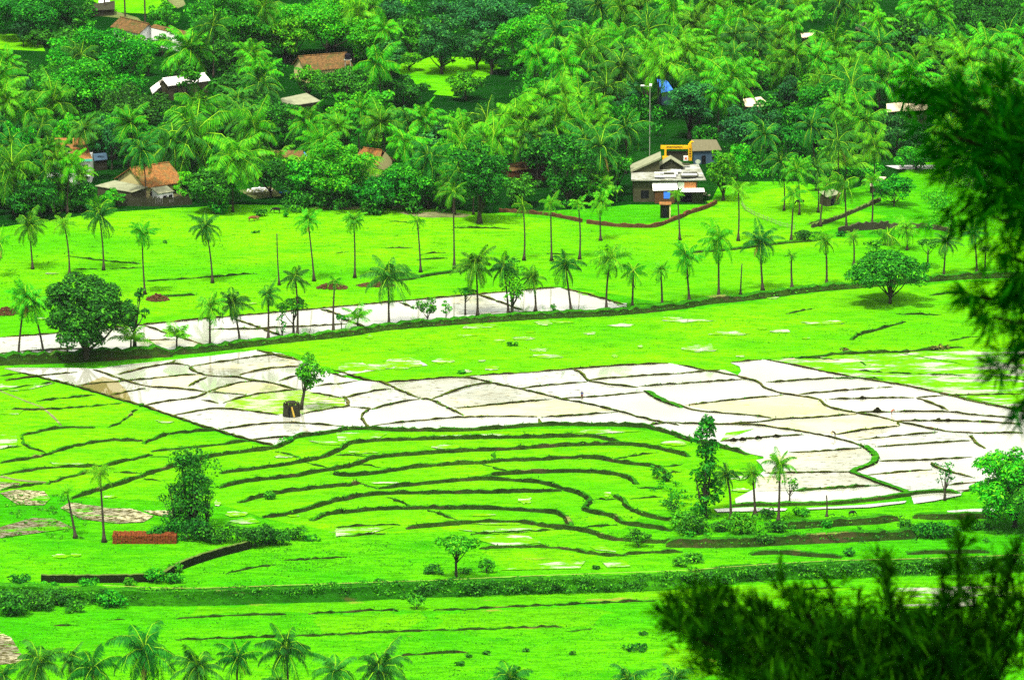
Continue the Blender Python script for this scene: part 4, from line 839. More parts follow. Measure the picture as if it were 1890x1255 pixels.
# undergrowth as one mass (nobody could count it)
def undergrowth(name, zone, n, zmax, size, mat, label, seed=1):
    rs = np.random.default_rng(seed); blobs = []
    for _ in range(n):
        x, y = zone(rs); p = G(x, y); r = rs.uniform(.7, 1.9)
        if any(x0 - 4 < x < x1 + 4 and y0 < y < y1 + 40 for x0, y0, x1, y1, mg in KEEP if mg > 20): continue
        blobs.append(((p.x, p.y, rs.uniform(.3, zmax)), (r, r * 1.2, r * .8)))
    V, F = leaf_cloud(blobs, 3.2, size, rs, shell=.5, under=.7)
    return tag(mesh_obj(name, V, F, M[mat]), label, 'undergrowth', None, 'stuff')
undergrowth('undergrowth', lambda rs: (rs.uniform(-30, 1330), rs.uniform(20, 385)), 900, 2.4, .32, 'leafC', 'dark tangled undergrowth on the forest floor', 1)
undergrowth('undergrowth', lambda rs: (rs.uniform(-30, 1920), rs.uniform(20, 300)), 900, 2.6, .32, 'leafA', 'mid green undergrowth between the forest trunks', 2)
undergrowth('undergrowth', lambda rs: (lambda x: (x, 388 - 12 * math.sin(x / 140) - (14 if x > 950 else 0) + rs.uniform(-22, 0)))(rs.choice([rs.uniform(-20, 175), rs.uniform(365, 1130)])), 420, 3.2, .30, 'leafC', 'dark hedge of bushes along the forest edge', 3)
undergrowth('undergrowth', lambda rs: (lambda x: (x, 315 + (x - 1330) * .12 + rs.uniform(-30, 6)))(rs.uniform(1330, 1640)), 120, 1.6, .28, 'leafA', 'low greenery behind the yard on the right', 4)
undergrowth('weeds', lambda rs: (lambda x: (x, 395 + rs.uniform(-45, 30)))(rs.uniform(1570, 1760)), 130, .5, .24, 'leafB', 'patchy bright weeds right of the diagonal low wall', 5)
undergrowth('undergrowth', lambda rs: (rs.uniform(1680, 1950), rs.uniform(290, 350)), 170, 2.0, .28, 'leafA', 'green thicket behind the foreground branches', 6)

undergrowth('undergrowth', lambda rs: (rs.uniform(-30, 1900), rs.uniform(15, 330)), 420, 3.6, .28, 'leafB', 'bright young growth filling the gaps between forest trunks', 12)
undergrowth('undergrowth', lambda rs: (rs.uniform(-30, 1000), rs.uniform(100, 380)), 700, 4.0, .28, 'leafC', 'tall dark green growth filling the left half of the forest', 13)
def scrub(name, zone, n, size, mat, label, seed, zlo, zhi, r0=.35, r1=.9):
    rs = np.random.default_rng(seed); blobs = []
    for _ in range(n):
        x, y = zone(rs); p = G(x, y); r = rs.uniform(r0, r1); blobs.append(((p.x, p.y, rs.uniform(zlo, zhi)), (r * 1.5, r, r * .6)))
    V, F = leaf_cloud(blobs, 7, size, rs, shell=.5, under=.7)
    return tag(mesh_obj(name, V, F, M[mat]), label, 'scrub', None, 'stuff')
EL = lambda x: float(np.interp(x, [-50, 190, 720, 1128, 1440, 1890], [1112, 1109, 1098, 1087, 1064, 1047])) + 5
scrub('scrub', lambda rs: (lambda x: (x, EL(x) + rs.uniform(-6, 3)))(rs.uniform(-20, 1900)), 420, .20, 'leafC', 'dark low scrub over the face of the foreground embankment', 31, .3, 2.0)
scrub('scrub', lambda rs: (lambda x: (x, EL(x) + rs.uniform(-6, 4)))(rs.uniform(-20, 1900)), 260, .20, 'leafA', 'mid green weeds over the face of the foreground embankment', 32, .2, 2.2)
scrub('scrub', lambda rs: (lambda x: (x, EL(x) - 14 + rs.uniform(-8, 3)))(rs.uniform(-20, 1900)), 120, .18, 'leafB', 'bright weeds along the top of the foreground embankment', 33, .1, .5, .2, .5)
scrub('scrub', lambda rs: (rs.uniform(1250, 1880), rs.choice([rs.uniform(975, 985), rs.uniform(992, 1004), rs.uniform(955, 966)])), 110, .18, 'leafC', 'dark scrub on the lower right terrace banks', 34, .1, .9, .2, .6)
scrub('scrub', lambda rs: (lambda t: (1230 + t * 60 + rs.uniform(-30, 30), 900 + t * 95 + rs.uniform(-8, 8)))(rs.random()), 60, .2, 'leafA', 'weedy growth where the terraces meet the three palms', 35, .1, .7, .3, .7)
scrub('scrub', lambda rs: (rs.uniform(0, 170), rs.uniform(915, 1000)), 70, .18, 'leafA', 'rough weeds around the ploughed plots at the left edge', 36, .0, .3, .2, .6)
# shrubs
SH = [('F', 690, 250, 110, 75, 'leafC', 'dark bush left of the palm feet on the right field'), ('F', 780, 245, 80, 50, 'leafA', 'second bush beside the dark bush on the right field'), ('F', 880, 225, 60, 35, 'leafC', 'small dark bush under the low wall'),
      ('D', 1415, 118, 75, 45, 'leafA', 'lone round bush near the grazing cows'), ('D', 1560, 120, 30, 26, 'leafA', 'tiny bush right of the grazing cows'), ('D', 1390, 208, 42, 14, 'leafC', 'small flat dark bush in the far field'), ('D', 1190, 105, 110, 70, 'leafA', 'ragged bush behind the leaning back row palm'), ('D', 900, 262, 36, 14, 'leafC', 'little dark clump in the left of the far field'),
      ('G', 60, 575, 160, 150, 'leafC', 'large bush at the left end of the foreground embankment'), ('G', 200, 545, 200, 115, 'leafC', 'broad bush right of the large left bush'), ('G', 320, 520, 160, 90, 'leafC', 'darker bush on the embankment left of centre'), ('G', 410, 560, 90, 70, 'leafC', 'dark low bush at the foot of the embankment'), ('G', 610, 530, 150, 110, 'leafA', 'rounded bush on the embankment below the stone wall'), ('G', 120, 405, 130, 60, 'leafC', 'dark bush at the left end of the stone wall'),
      ('G', 250, 450, 180, 70, 'leafA', 'spreading bush in front of the dark stone wall'), ('G', 480, 430, 130, 60, 'leafA', 'leafy bush before the middle of the stone wall'), ('G', 710, 415, 80, 50, 'leafB', 'bright weeds before the stone wall'), ('G', 850, 400, 130, 80, 'leafB', 'bright bush at the corner of the stone wall'), ('G', 960, 400, 100, 70, 'leafA', 'bush right of the stone wall corner'), ('G', 950, 345, 80, 60, 'leafB', 'bright creeper on the inside corner of the stone wall'),
      ('G', 860, 170, 120, 90, 'leafC', 'dark bush behind the right end of the brick stack'), ('G', 1030, 165, 230, 130, 'leafC', 'dark mass of bushes under the ragged tree'), ('G', 1200, 180, 200, 110, 'leafC', 'dark bush right of the ragged tree foot'), ('G', 1370, 200, 240, 120, 'leafC', 'dark bush at the end of the stone wall'), ('G', 1500, 190, 180, 110, 'leafC', 'dark bush right of the end of the stone wall'), ('G', 1600, 165, 120, 80, 'leafA', 'last bush of the dark row, thin topped'), ('G', 1690, 170, 100, 40, 'leafA', 'low scrub at the end of the dark bush row'), ('G', 980, 170, 30, 22, 'leafB', 'small bright plant right of the brick stack'),
      ('H', 540, 350, 130, 60, 'leafC', 'low dark bush left of the lone tree'), ('H', 700, 350, 80, 40, 'leafA', 'low bush between the lone tree and the small round tree'), ('H', 620, 450, 160, 85, 'leafC', 'dark scrub at the foot of the lone tree'), ('H', 270, 460, 160, 80, 'leafC', 'dark scrub on the embankment left of the lone tree'), ('H', 90, 470, 160, 70, 'leafC', 'dark scrub farther left on the embankment face'), ('H', 1130, 440, 90, 65, 'leafB', 'pale leaved bush on the embankment face'), ('H', 1310, 405, 120, 55, 'leafA', 'bush on the embankment face right of centre'), ('H', 1420, 325, 45, 24, 'leafC', 'small dark tuft of bush above the embankment'), ('H', 680, 850, 60, 28, 'leafC', 'low dark bush in the bottom meadow'),
      ('H', 820, 792, 40, 24, 'leafC', 'tiny bush in the bottom meadow, left one'), ('H', 1030, 775, 40, 22, 'leafC', 'tiny bush in the bottom meadow, middle one'), ('H', 1290, 790, 36, 24, 'leafC', 'tiny bush in the bottom meadow, right one'), ('H', 730, 805, 40, 20, 'leafC', 'dark tuft above the low dark bush'), ('H', 1680, 684, 60, 26, 'leafC', 'dark tufts right of the bottom meadow'), ('H', 1640, 765, 190, 36, 'leafC', 'long low dark bush at the lower right meadow'), ('H', 1870, 310, 110, 50, 'leafA', 'bush above the embankment at centre right'),
      ('I', 100, 130, 150, 130, 'leafA', 'leafy bush at the foot of the slender tree'), ('I', 30, 110, 120, 120, 'leafB', 'bright bush left of the slender tree foot'), ('I', 230, 120, 110, 70, 'leafC', 'dark bush between the slender tree and bright bush'), ('I', 370, 130, 150, 130, 'leafB', 'bright leafy bush below the middle palm'), ('I', 545, 125, 110, 80, 'leafC', 'dark bush at the foot of the straight dark palm'), ('I', 480, 45, 90, 60, 'leafC', 'dark bush between the middle and right palms'), ('I', 690, 38, 110, 52, 'leafA', 'low bush right of the straight dark palm'), ('I', 815, 100, 70, 55, 'leafA', 'bush below the bent stump'), ('I', 470, 195, 110, 70, 'leafC', 'bush on the terrace step under the three palms'),
      ('I', 1255, 130, 90, 80, 'leafA', 'rounded bush on the lower right terrace'), ('I', 1370, 155, 150, 110, 'leafC', 'dark bush right of the rounded terrace bush'), ('I', 1490, 150, 130, 75, 'leafC', 'dark bush farther right on the terrace'), ('I', 1650, 110, 110, 60, 'leafC', 'dark bush left of the big light green tree'), ('I', 1010, 130, 50, 30, 'leafA', 'small bush on the middle terrace step'), ('I', 940, 255, 55, 60, 'leafC', 'spiky little bush on the open lower terrace'), ('I', 90, 290, 160, 60, 'leafA', 'weedy bush above the embankment'), ('I', 240, 385, 150, 60, 'leafA', 'bush hanging down the embankment face'), ('I', 300, 900, 170, 110, 'leafC', 'dark leafy bush at the lower right, left one'), ('I', 430, 900, 120, 90, 'leafA', 'leafy bush at the lower right, right one'),
      ('B', 1800, 735, 70, 50, 'leafC', 'dark weeds hanging on the terrace bend'), ('A', 1470, 830, 40, 60, 'leafA', 'weedy sapling on the left terrace step'), ('A', 765, 325, 24, 22, 'leafA', 'tiny bush at the bend of the paddy bund'), ('A', 1560, 520, 70, 30, 'leafB', 'bright weeds at the corner of the lowest paddy'), ('E', 960, 822, 60, 30, 'leafC', 'dark tuft in the meadow below the embankment'), ('E', 680, 975, 60, 22, 'leafA', 'low green tuft at the lower meadow'), ('F', 920, 860, 60, 34, 'dryleaf', 'dry brown bush at the lower edge of the meadow'), ('F', 1430, 845, 110, 30, 'dryleaf', 'dry brownish bushes along the meadow edge'), ('E', 590, 92, 30, 12, 'leafC', 'dark tuft near the forest edge')]
for c, x, yb, w_, h_, mt, lb in SH:
    a, b = P1(c, x, yb); k = CR[c][2]; zz = 1.0 if 'face' in lb or 'scrub' in lb else 0
    shrub(a, b, w_ / k, h_ / k, mt, lb, size=.24)

# grasses on the bunds
def tufts():
    rs = np.random.default_rng(77); P_ = []
    for p, nrm, h in TUFTS:
        for _ in range(3 if h < .6 else 6):
            P_.append((p.x + rs.normal() * .4, p.y + rs.normal() * .25, p.z + rs.uniform(-.12, .12)))
    P_ = np.array(P_); n = len(P_); a = rs.uniform(0, 6.28, n); s = rs.uniform(.06, .17, (n, 1)); u = np.stack([np.cos(a), np.sin(a), np.zeros(n)], 1) * s
    up = np.stack([rs.normal(size=n) * .10, rs.normal(size=n) * .10, rs.uniform(.04, .20, n) * (1 + 1.2 * (rs.random(n) > .93)), ], 1)
    V = np.stack([P_ - u, P_ + u, P_ + u * .3 + up, P_ - u * .4 + up * .8], 1).reshape(-1, 3)
    h = n // 2
    tag(mesh_obj('bank_grass', V[:h * 4], np.arange(h * 4).reshape(-1, 4), M['leafC']), 'dark grass tufts growing along the bunds and terrace edges', 'grass', None, 'stuff')
    tag(mesh_obj('bank_grass', V[h * 4:], np.arange(len(V) - h * 4).reshape(-1, 4), M['leafA']), 'green grass tufts mixed along the bunds and terrace edges', 'grass', None, 'stuff')
tufts()
def meadow_tufts():
    rs = np.random.default_rng(78); P_ = []
    def zone(x0, y0, x1, y1, n):
        for _ in range(n):
            x, y = rs.uniform(x0, x1), rs.uniform(y0, y1); g = G(x, y)
            for _ in range(int(rs.integers(3, 9))): P_.append((g.x + rs.normal() * .7, g.y + rs.normal() * .45, 0.02))
    zone(0, 400, 640, 560, 420); zone(0, 1130, 1400, 1255, 900); zone(500, 1000, 900, 1060, 240); zone(350, 1000, 620, 1080, 160); zone(600, 580, 1850, 650, 260); zone(1000, 950, 1890, 1060, 300); zone(640, 400, 1300, 510, 120); zone(0, 1000, 300, 1060, 60); zone(1260, 1160, 1890, 1255, 150)
    P_ = np.array(P_); n = len(P_); a = rs.uniform(0, 6.28, n); s = rs.uniform(.06, .16, (n, 1)); u = np.stack([np.cos(a), np.sin(a), np.zeros(n)], 1) * s
    up = np.stack([rs.normal(size=n) * .1, rs.normal(size=n) * .1, rs.uniform(.05, .2, n)], 1)
    V = np.stack([P_ - u, P_ + u, P_ + u * .3 + up, P_ - u * .4 + up * .8], 1).reshape(-1, 3)
    tag(mesh_obj('meadow_grass', V, np.arange(len(V)).reshape(-1, 4), M['leafA']), 'rough grass clumps scattered over the meadows', 'grass', None, 'stuff')
meadow_tufts()

# ------------------------------------------------------------------ buildings
def prism_walls(mb, foot, tops, mi=0):
    n = len(foot); v = [Vector((p.x, p.y, -.05)) for p in foot] + [Vector((p.x, p.y, t)) for p, t in zip(foot, tops)]
    mb.add(v, [(i, (i + 1) % n, n + (i + 1) % n, n + i) for i in range(n)] + [tuple(range(n, 2 * n)), tuple(range(n - 1, -1, -1))], mi)
def local(root, pts): return [Vector(p) - root.location for p in pts]
def shed(name, roof, roofmat, wallmat, label, cat='shed', t=.12, inset=.10, holes=True, group=None):
    """roof: four photo points with a height each, given round the roof (front edge last two)"""
    W = [G(x, y, z) for x, y, z in roof]; c = sum(W, Vector()) / len(W)
    root = empty(name, (c.x, c.y, 0), label, cat, group); L = local(root, W)
    MB().slab(L, t).build('roof', M[roofmat], root)
    cc = sum(L, Vector()) / len(L); foot = [p.lerp(cc, inset) for p in L]
    mb = MB(); prism_walls(mb, foot, [p.z - t - .02 for p in foot]); mb.build('wall', M[wallmat], root)
    if holes:
        a, b = foot[3], foot[2]; d = (b - a); ln = d.length; d.normalize(); nrm = Vector((d.y, -d.x, 0)); nrm = nrm if nrm.y < 0 else -nrm
        h = min(1.9, (a.z - t) * .75)
        for f, w_, z0, z1, nm in ((.3, .9, 0, h, 'door'), (.7, .8, h * .5, h, 'window')):
            p = a + d * ln * f; q = p + d * w_
            m2 = MB(); m2.add([p + nrm * .03, q + nrm * .03, q + nrm * .03, p + nrm * .03, p - nrm * .05, q - nrm * .05, q - nrm * .05, p - nrm * .05], [])
            pts = [(p.x, p.y), (q.x, q.y)]
            v = [Vector((pts[0][0], pts[0][1], z0)), Vector((pts[1][0], pts[1][1], z0)), Vector((pts[1][0], pts[1][1], z1)), Vector((pts[0][0], pts[0][1], z1))]
            m2 = MB(); m2.add([k + nrm * .06 for k in v] + [k - nrm * .04 for k in v], [(0, 1, 2, 3), (7, 6, 5, 4), (0, 4, 5, 1), (1, 5, 6, 2), (2, 6, 7, 3), (3, 7, 4, 0)])
            m2.build(nm, M['darkhole'], root)
    return root
def gable(name, r0, r1, zr, e0, ze, roofmat, wallmat, label, cat='house', t=.16, gablemat=None, hip=0.0):
    R0, R1, E0 = G(*r0, zr), G(*r1, zr), G(*e0, ze); f = E0 - R0; ax = (R1 - R0).normalized()
    fh = Vector((f.x, f.y, 0)); fh = fh - ax * fh.dot(ax); f = fh + Vector((0, 0, f.z))       # square to the ridge
    E0 = R0 + f; E1 = R1 + f; bk = Vector((-f.x, -f.y, f.z)); B0, B1 = R0 + bk, R1 + bk
    H0, H1 = R0 + ax * hip, R1 - ax * hip
    c = (R0 + R1) / 2; root = empty(name, (c.x, c.y, 0), label, cat)
    l = lambda *p: local(root, p)
    up = Vector((0, 0, .02))
    mb = MB(); mb.slab(l(H0, H1, E1, E0), t); mb.slab(l(H1 + up, H0 + up, B0, B1), t)
    rf_ = mb.build('roof', M[roofmat], root)
    MB().tube(l(H0 + Vector((0, 0, .08)), H1 + Vector((0, 0, .08))), .14, 6).build('ridge', M[roofmat], rf_)
    o = .88; ins = (R1 - R0).normalized() * .45
    a0 = R0 + ins; a1 = R1 - ins; P0 = a0 + f * o; P1_ = a1 + f * o; Q1 = a1 + bk * o; Q0 = a0 + bk * o
    mb = MB(); dz = Vector((0, 0, t + .04)); g0 = [Vector((p.x, p.y, -.05)) for p in (P0, P1_, Q1, Q0)]
    tp = [p - dz for p in (P0, P1_, Q1, Q0)]; ra, rb_ = a0 - dz, a1 - dz
    vs = l(*(g0 + tp + [ra, rb_]))
    mb.add(vs, [(0, 1, 5, 4), (2, 3, 7, 6), (3, 0, 4, 8, 7), (1, 2, 6, 9, 5)]); mb.m = [0, 0, 1, 1]
    mb.build('wall', [M[wallmat], M[gablemat or wallmat]], root)
    d = (P1_ - P0); ln = Vector((d.x, d.y, 0)).length; d = Vector((d.x, d.y, 0)).normalized(); nrm = Vector((f.x, f.y, 0)).normalized()
    h = min(2.0, tp[0].z * .75)
    for fr, w_, z0, nm in ((.18, 1.0, h * .45, 'window'), (.5, 1.0, 0, 'door'), (.8, 1.0, h * .45, 'window')):
        p = P0 + d * (ln * fr - w_ / 2); q = p + d * w_; v = [Vector((p.x, p.y, z0)), Vector((q.x, q.y, z0)), Vector((q.x, q.y, h)), Vector((p.x, p.y, h))]
        m2 = MB(); m2.add(l(*([k + nrm * .05 for k in v] + [k - nrm * .05 for k in v])), [(0, 1, 2, 3), (7, 6, 5, 4), (0, 4, 5, 1), (1, 5, 6, 2), (2, 6, 7, 3), (3, 7, 4, 0)]); m2.build(nm, M['darkhole'], root)
    return root
gable('tiled_house', (239, 311), (312, 300), 6.2, (275, 346), 3.1, 'tile', 'cream', 'house with clay tiled roof and yellow gable behind the dark board fence', gablemat='cream')
shed('lean_to_shed', [(212, 333, 3.4), (273, 345, 3.3), (244, 355, 2.5), (175, 343, 2.6)], 'greysheet', 'greywall', 'grey roofed lean-to shed at the left of the yellow gabled house', holes=False)
shed('lean_to_shed', [(278, 347, 3.0), (308, 343, 3.0), (322, 353, 2.3), (292, 358, 2.3)], 'greysheet', 'white', 'small grey roofed shed at the right front of the yellow gabled house')
gable('tiled_house', (222, 32), (275, 45), 5.0, (236, 58), 3.0, 'oldtile', 'white', 'old brown tiled house at the top left with the mossy roof')
r = shed('white_house', [(284, 45, 4.8), (352, 60, 4.6), (346, 67, 4.1), (278, 51, 4.3)], 'oldtile', 'white', 'white walled house wing with one small black window', 'house', inset=.03, holes=False)
v = local(r, [G(296, 69, 2.3)])[0]; MB().box((v.x - .5, v.y - .9, 1.5), (v.x + .5, v.y - .2, 2.5)).build('window', M['darkhole'], r)
gable('long_shed', (300, 146), (378, 136), 4.7, (315, 158), 3.5, 'whitesheet', 'greywall', 'long shed with plain white sheet roof and dark gable end', 'shed')
shed('small_shed', [(277, 163, 2.6), (294, 150, 3.2), (297, 160, 2.8), (281, 174, 2.2)], 'whitesheet', 'greywall', 'little white roofed lean-to left of the long white roofed shed', holes=False)
hb = gable('tiled_house', (550, 105), (640, 98), 5.6, (546, 133), 3.0, 'oldtile', 'cream', 'large old brown tiled house in the upper forest')
gable('porch', (567, 113), (572, 104), 4.6, (556, 128), 3.0, 'tile', 'greywall', 'orange tiled front gable of the large brown tiled house', 'porch')
def tank(x, y, z, label, r=.75, h=1.3):
    p = G(x, y, z); root = empty('water_tank', (p.x, p.y, 0), label, 'water tank')
    mb = MB(); mb.tube([(0, 0, z), (0, 0, z + h * .8), (0, 0, z + h), (0, 0, z + h + .1)], [r, r, r * .7, r * .25], 14); mb.build('tank', M['black'], root, False)
    st = MB()
    for a, b in ((-1, -1), (1, -1), (1, 1), (-1, 1)): st.box((a * r * .8 - .07, b * r * .8 - .07, 0), (a * r * .8 + .07, b * r * .8 + .07, z - .1))
    st.box((-r * 1.1, -r * 1.1, z - .1), (r * 1.1, r * 1.1, z)); st.build('stand', M['pole'], root)
tank(642, 110, 5.0, 'black water tank standing behind the brown tiled house')
shed('open_shed', [(518, 182, 4.0), (566, 172, 4.0), (593, 187, 3.1), (523, 198, 3.0)], 'greysheet', 'darkwall', 'shed with pale grey green sheet roof in the forest')
shed('long_house', [(484, 278, 3.4), (559, 277, 3.4), (564, 290, 2.5), (476, 291, 2.5)], 'oldtile', 'darkwall', 'low house under a long old tiled roof behind the bushes', 'house')
shed('tarpaulin', [(556, 283, 2.2), (562, 281, 2.2), (568, 288, 1.6), (554, 290, 1.6)], 'blue', 'darkwall', 'small bright blue sheet at the end of the long tiled roof', 'tarpaulin', holes=False)
gable('hipped_house', (662, 272), (714, 279), 5.3, (655, 299), 2.8, 'tile', 'cream', 'house with orange tiled hipped roof in the middle of the forest edge', hip=1.2)
shed('brick_house', [(922, 304, 3.4), (988, 296, 3.4), (1014, 306, 3.0), (944, 316, 3.0)], 'oldtile', 'brick', 'house with bare orange brick walls behind the dark bushes', 'house', inset=.05)
shed('tarpaulin', [(1212, 146, 4.8), (1231, 149, 4.6), (1243, 167, 3.2), (1221, 171, 3.0)], 'blue', 'bluewall', 'crumpled blue tarpaulin roof among the forest palms', 'tarpaulin', holes=False)
shed('tan_roof_house', [(1371, 183, 4.2), (1404, 179, 4.4), (1424, 196, 3.2), (1376, 197, 3.1)], 'tansheet', 'darkwall', 'house with pale tan sheet roof in the right half of the forest', 'house')
shed('tan_roof_house', [(1636, 192, 4.2), (1667, 189, 4.2), (1661, 205, 3.2), (1637, 207, 3.0)], 'tansheet', 'darkwall', 'left one of the twin tan roofed houses by the blurred branches', 'house')
shed('tan_roof_house', [(1669, 191, 4.2), (1712, 193, 4.2), (1713, 203, 3.1), (1666, 206, 3.1)], 'tansheet', 'darkwall', 'right one of the twin tan roofed houses by the blurred branches', 'house')
shed('small_shed', [(1511, 354, 2.6), (1538, 349, 2.8), (1553, 357, 2.3), (1526, 364, 2.1)], 'greysheet', 'greywall', 'low grey roofed shed behind the right hand palms')
shed('small_shed', [(1613, 332, 2.4), (1622, 326, 2.6), (1636, 327, 2.5), (1629, 334, 2.2)], 'tansheet', 'darkwall', 'small shed with pale pinkish roof right of the low grey shed', holes=False)
shed('small_shed', [(1605, 339, 1.8), (1617, 337, 1.8), (1618, 342, 1.5), (1606, 344, 1.5)], 'tansheet', 'darkwall', 'tiny pale roofed hut just below the pinkish roofed shed', holes=False)
shed('small_shed', [(1478, 62, 3.0), (1520, 60, 3.0), (1522, 67, 2.5), (1480, 70, 2.5)], 'tansheet', 'darkwall', 'low brownish roof among the upper right palms')
shed('small_shed', [(1578, 52, 3.4), (1596, 39, 3.8), (1602, 46, 3.2), (1586, 58, 2.8)], 'greysheet', 'darkwall', 'tilted grey roof at the upper right of the forest', holes=False)
shed('sheet_shed', [(172, 284, 3.0), (196, 282, 3.0), (199, 294, 2.3), (174, 297, 2.3)], 'bluewall', 'darkwall', 'low shed under crumpled bluish sheets beside the orange tiled house', holes=False)
shed('tarpaulin', [(92, 326, 1.8), (112, 323, 1.9), (114, 330, 1.4), (96, 332, 1.3)], 'blue', 'darkwall', 'small blue tarpaulin below the balcony house at the left', 'tarpaulin', holes=False)
shed('thatched_stall', [(1276, 258, 4.2), (1322, 258, 4.2), (1332, 277, 3.0), (1278, 279, 3.0)], 'thatch', 'bluewall', 'thatched stall with blue grey wall right of the yellow gateway', 'stall')
shed('silver_heap', [(182, 2, 2.2), (200, -4, 2.4), (207, 14, .9), (184, 17, .8)], 'white', 'darkwall', 'heap covered by a silver sheet at the top left edge', 'covered heap', holes=False)
shed('dark_shed', [(170, 8, 2.3), (212, 2, 2.3), (212, 18, 1.6), (166, 20, 1.6)], 'darkwall', 'darkwall', 'dark low shelter around the silver covered heap', holes=False)

# balcony house at the left
root = empty('balcony_house', G(128, 342), 'two storey white and teal house with orange tiled roof and balcony', 'house')
mb = MB(); mb.box((-4.8, 0, -.1), (4.4, 8, 5.3)); mb.build('wall', M['white'], root)
mb = MB(); mb.slab([(-5.0, 8.5, 6.9), (3.0, 8.5, 6.9), (4.9, -.6, 5.6), (-3.4, -.6, 5.6)], .18); mb.build('roof', M['orangetile'], root)
MB().box((-3.4, -.72, 5.15), (4.9, -.6, 5.62)).build('fascia', M['teal'], root)
for x0, x1 in ((-3.6, -1.3), (.3, 2.9)):
    MB().slab([(x0 - .2, 9.6, 8.0), (x1 + .2, 9.6, 8.0), (x1, 6.6, 7.1), (x0, 6.6, 7.1)], .12).build('upper_roof', M['orangetile'], root)
    MB().box((x0 + .1, 6.9, 6.5), (x1 - .1, 9.3, 7.0)).build('upper_wall', M['teal'], root)
MB().box((1.0, -1.6, 2.2), (4.5, 0, 2.4)).build('balcony_floor', M['white'], root)
rl = MB(); rl.box((1.0, -1.6, 3.3), (4.5, -1.45, 3.42))
for i in range(13): rl.box((1.05 + i * .28, -1.57, 2.4), (1.15 + i * .28, -1.48, 3.3))
rl.build('balustrade', M['white'], root)
for x0 in (-3.6, -1.6, 1.6, 3.0): MB().box((x0, -.05, 3.0), (x0 + .9, .05, 4.3)).build('window', M['darkhole'], root)
MB().box((-1, -.05, 0), (0, .05, 2.0)).build('door', M['darkhole'], root)
tank(124, 281, 6.2, 'black water tank in a white frame on the orange tiled house', .6, 1.2)
def fence(name, pts, h, mat, label, post=2.0, rails=(.35, .8), pr=.05, solid=False, cat='fence', zb=0, wd=.06):
    w = [G(*p, zb) for p in px(pts)]; root = empty(name, w[0], label, cat); L = [p - w[0] for p in resample(w, post)]
    if solid:
        mb = MB()
        for i in range(len(L) - 1):
            a, b = L[i], L[i + 1]; n = max(1, int((b - a).length / .25))
            for k in range(n):
                p, q = a.lerp(b, k / n), a.lerp(b, (k + .86) / n); hh = h * rb.uniform(.82, 1.05); d = (q - p).normalized(); nr = Vector((d.y, -d.x, 0)) * .03
                mb.add([p + nr, q + nr, q - nr, p - nr] + [v + Vector((0, 0, hh)) for v in (p + nr, q + nr, q - nr, p - nr)], [(0, 3, 2, 1), (4, 5, 6, 7), (0, 1, 5, 4), (1, 2, 6, 5), (2, 3, 7, 6), (3, 0, 4, 7)])
        mb.build('boards', M[mat], root)
    for p in L: MB().tube([p - Vector((0, 0, .1)), p + Vector((0, 0, h * 1.05))], pr, 5).build('post', M[mat], root)
    if not solid:
        for f in rails: MB().tube([p + Vector((0, 0, h * f + rb.uniform(-.03, .03))) for p in L], wd * .5, 5).build('rail', M[mat], root)
    return root
fence('board_fence', 'P 214,380 260,381 310,381 354,378', 2.0, 'darkwall', 'dark vertical board fence in front of the yellow gabled house', 2.2, solid=True)
fence('bamboo_fence', 'F 350,55 370,85 420,115 470,135 560,172 640,190', 1.0, 'bamboo', 'pale bamboo rail fence curving through the field right of the laterite wall', 1.6, wd=.09, pr=.05)
fence('yard_fence', 'T 245,745 290,765 350,800', 1.6, 'pole', 'pale slatted yard fence in the trees above the orange tiled house', .8, wd=.12)
def rwall(name, pts, h, w_, mat, top, label, jag=.12, cat='wall'):
    w = smoothline([G(*p) for p in px(pts)], 1); w = resample(w, .55); o = w[0]; root = empty(name, o, label, cat)
    V = []; F = []; Mi = []; n = len(w)
    for i, p in enumerate(w):
        d = (w[min(i + 1, n - 1)] - w[max(i - 1, 0)]).normalized(); nr = Vector((d.y, -d.x, 0)) * w_ / 2; hh = h * (1 + rb.uniform(-jag, jag)); q = p - o; j = Vector((0, rb.uniform(-jag, jag) * .4, 0))
        V += [q + nr + Vector((0, 0, -.1)), q + nr + j + Vector((0, 0, hh)), q - nr + j + Vector((0, 0, hh)), q - nr + Vector((0, 0, -.1))]
    for i in range(n - 1):
        a = i * 4
        for k in range(3): F.append((a + k, a + 4 + k, a + 5 + k, a + 1 + k)); Mi.append(1 if k == 1 else 0)
    F += [(0, 1, 2, 3), tuple(4 * (n - 1) + k for k in (3, 2, 1, 0))]; Mi += [0, 0]
    mesh_obj('stonework', V, F, [M[mat], M[top]], root, Mi)
    return root
rwall('laterite_wall', 'E 890,92 1100,106 1180,116 1250,130 1340,150', .7, .5, 'laterite', 'brick', 'left length of the low reddish laterite wall along the far field', .25)
rwall('laterite_wall', 'E 1368,156 1500,172 1600,178 1700,180 1755,176 1820,148 1890,124 F 60,104 130,86 180,66 212,48', .75, .55, 'laterite', 'brick', 'long bent reddish laterite wall in front of the tarred house', .25)
rwall('field_wall', 'F 735,180 870,138 980,90 1105,34', .8, .5, 'greywall', 'stonetop', 'diagonal low mossy wall beside the right hand weeds', .3)
rwall('field_wall', 'F 880,215 960,200 1000,192 1060,190 1150,186', 1.5, .5, 'darkwall', 'greywall', 'short dark wall at the back of the right field', .2)
rwall('field_wall', 'F 1080,180 1300,180 1420,190 1500,205', .9, .5, 'greywall', 'stonetop', 'low wall with yellowish weeds behind the foreground branches', .3)
rwall('stone_wall', 'G 225,398 400,398 560,398 760,396 890,386', 1.25, .7, 'stone', 'stonetop', 'dark straight stone retaining wall below the brick stack', .06)
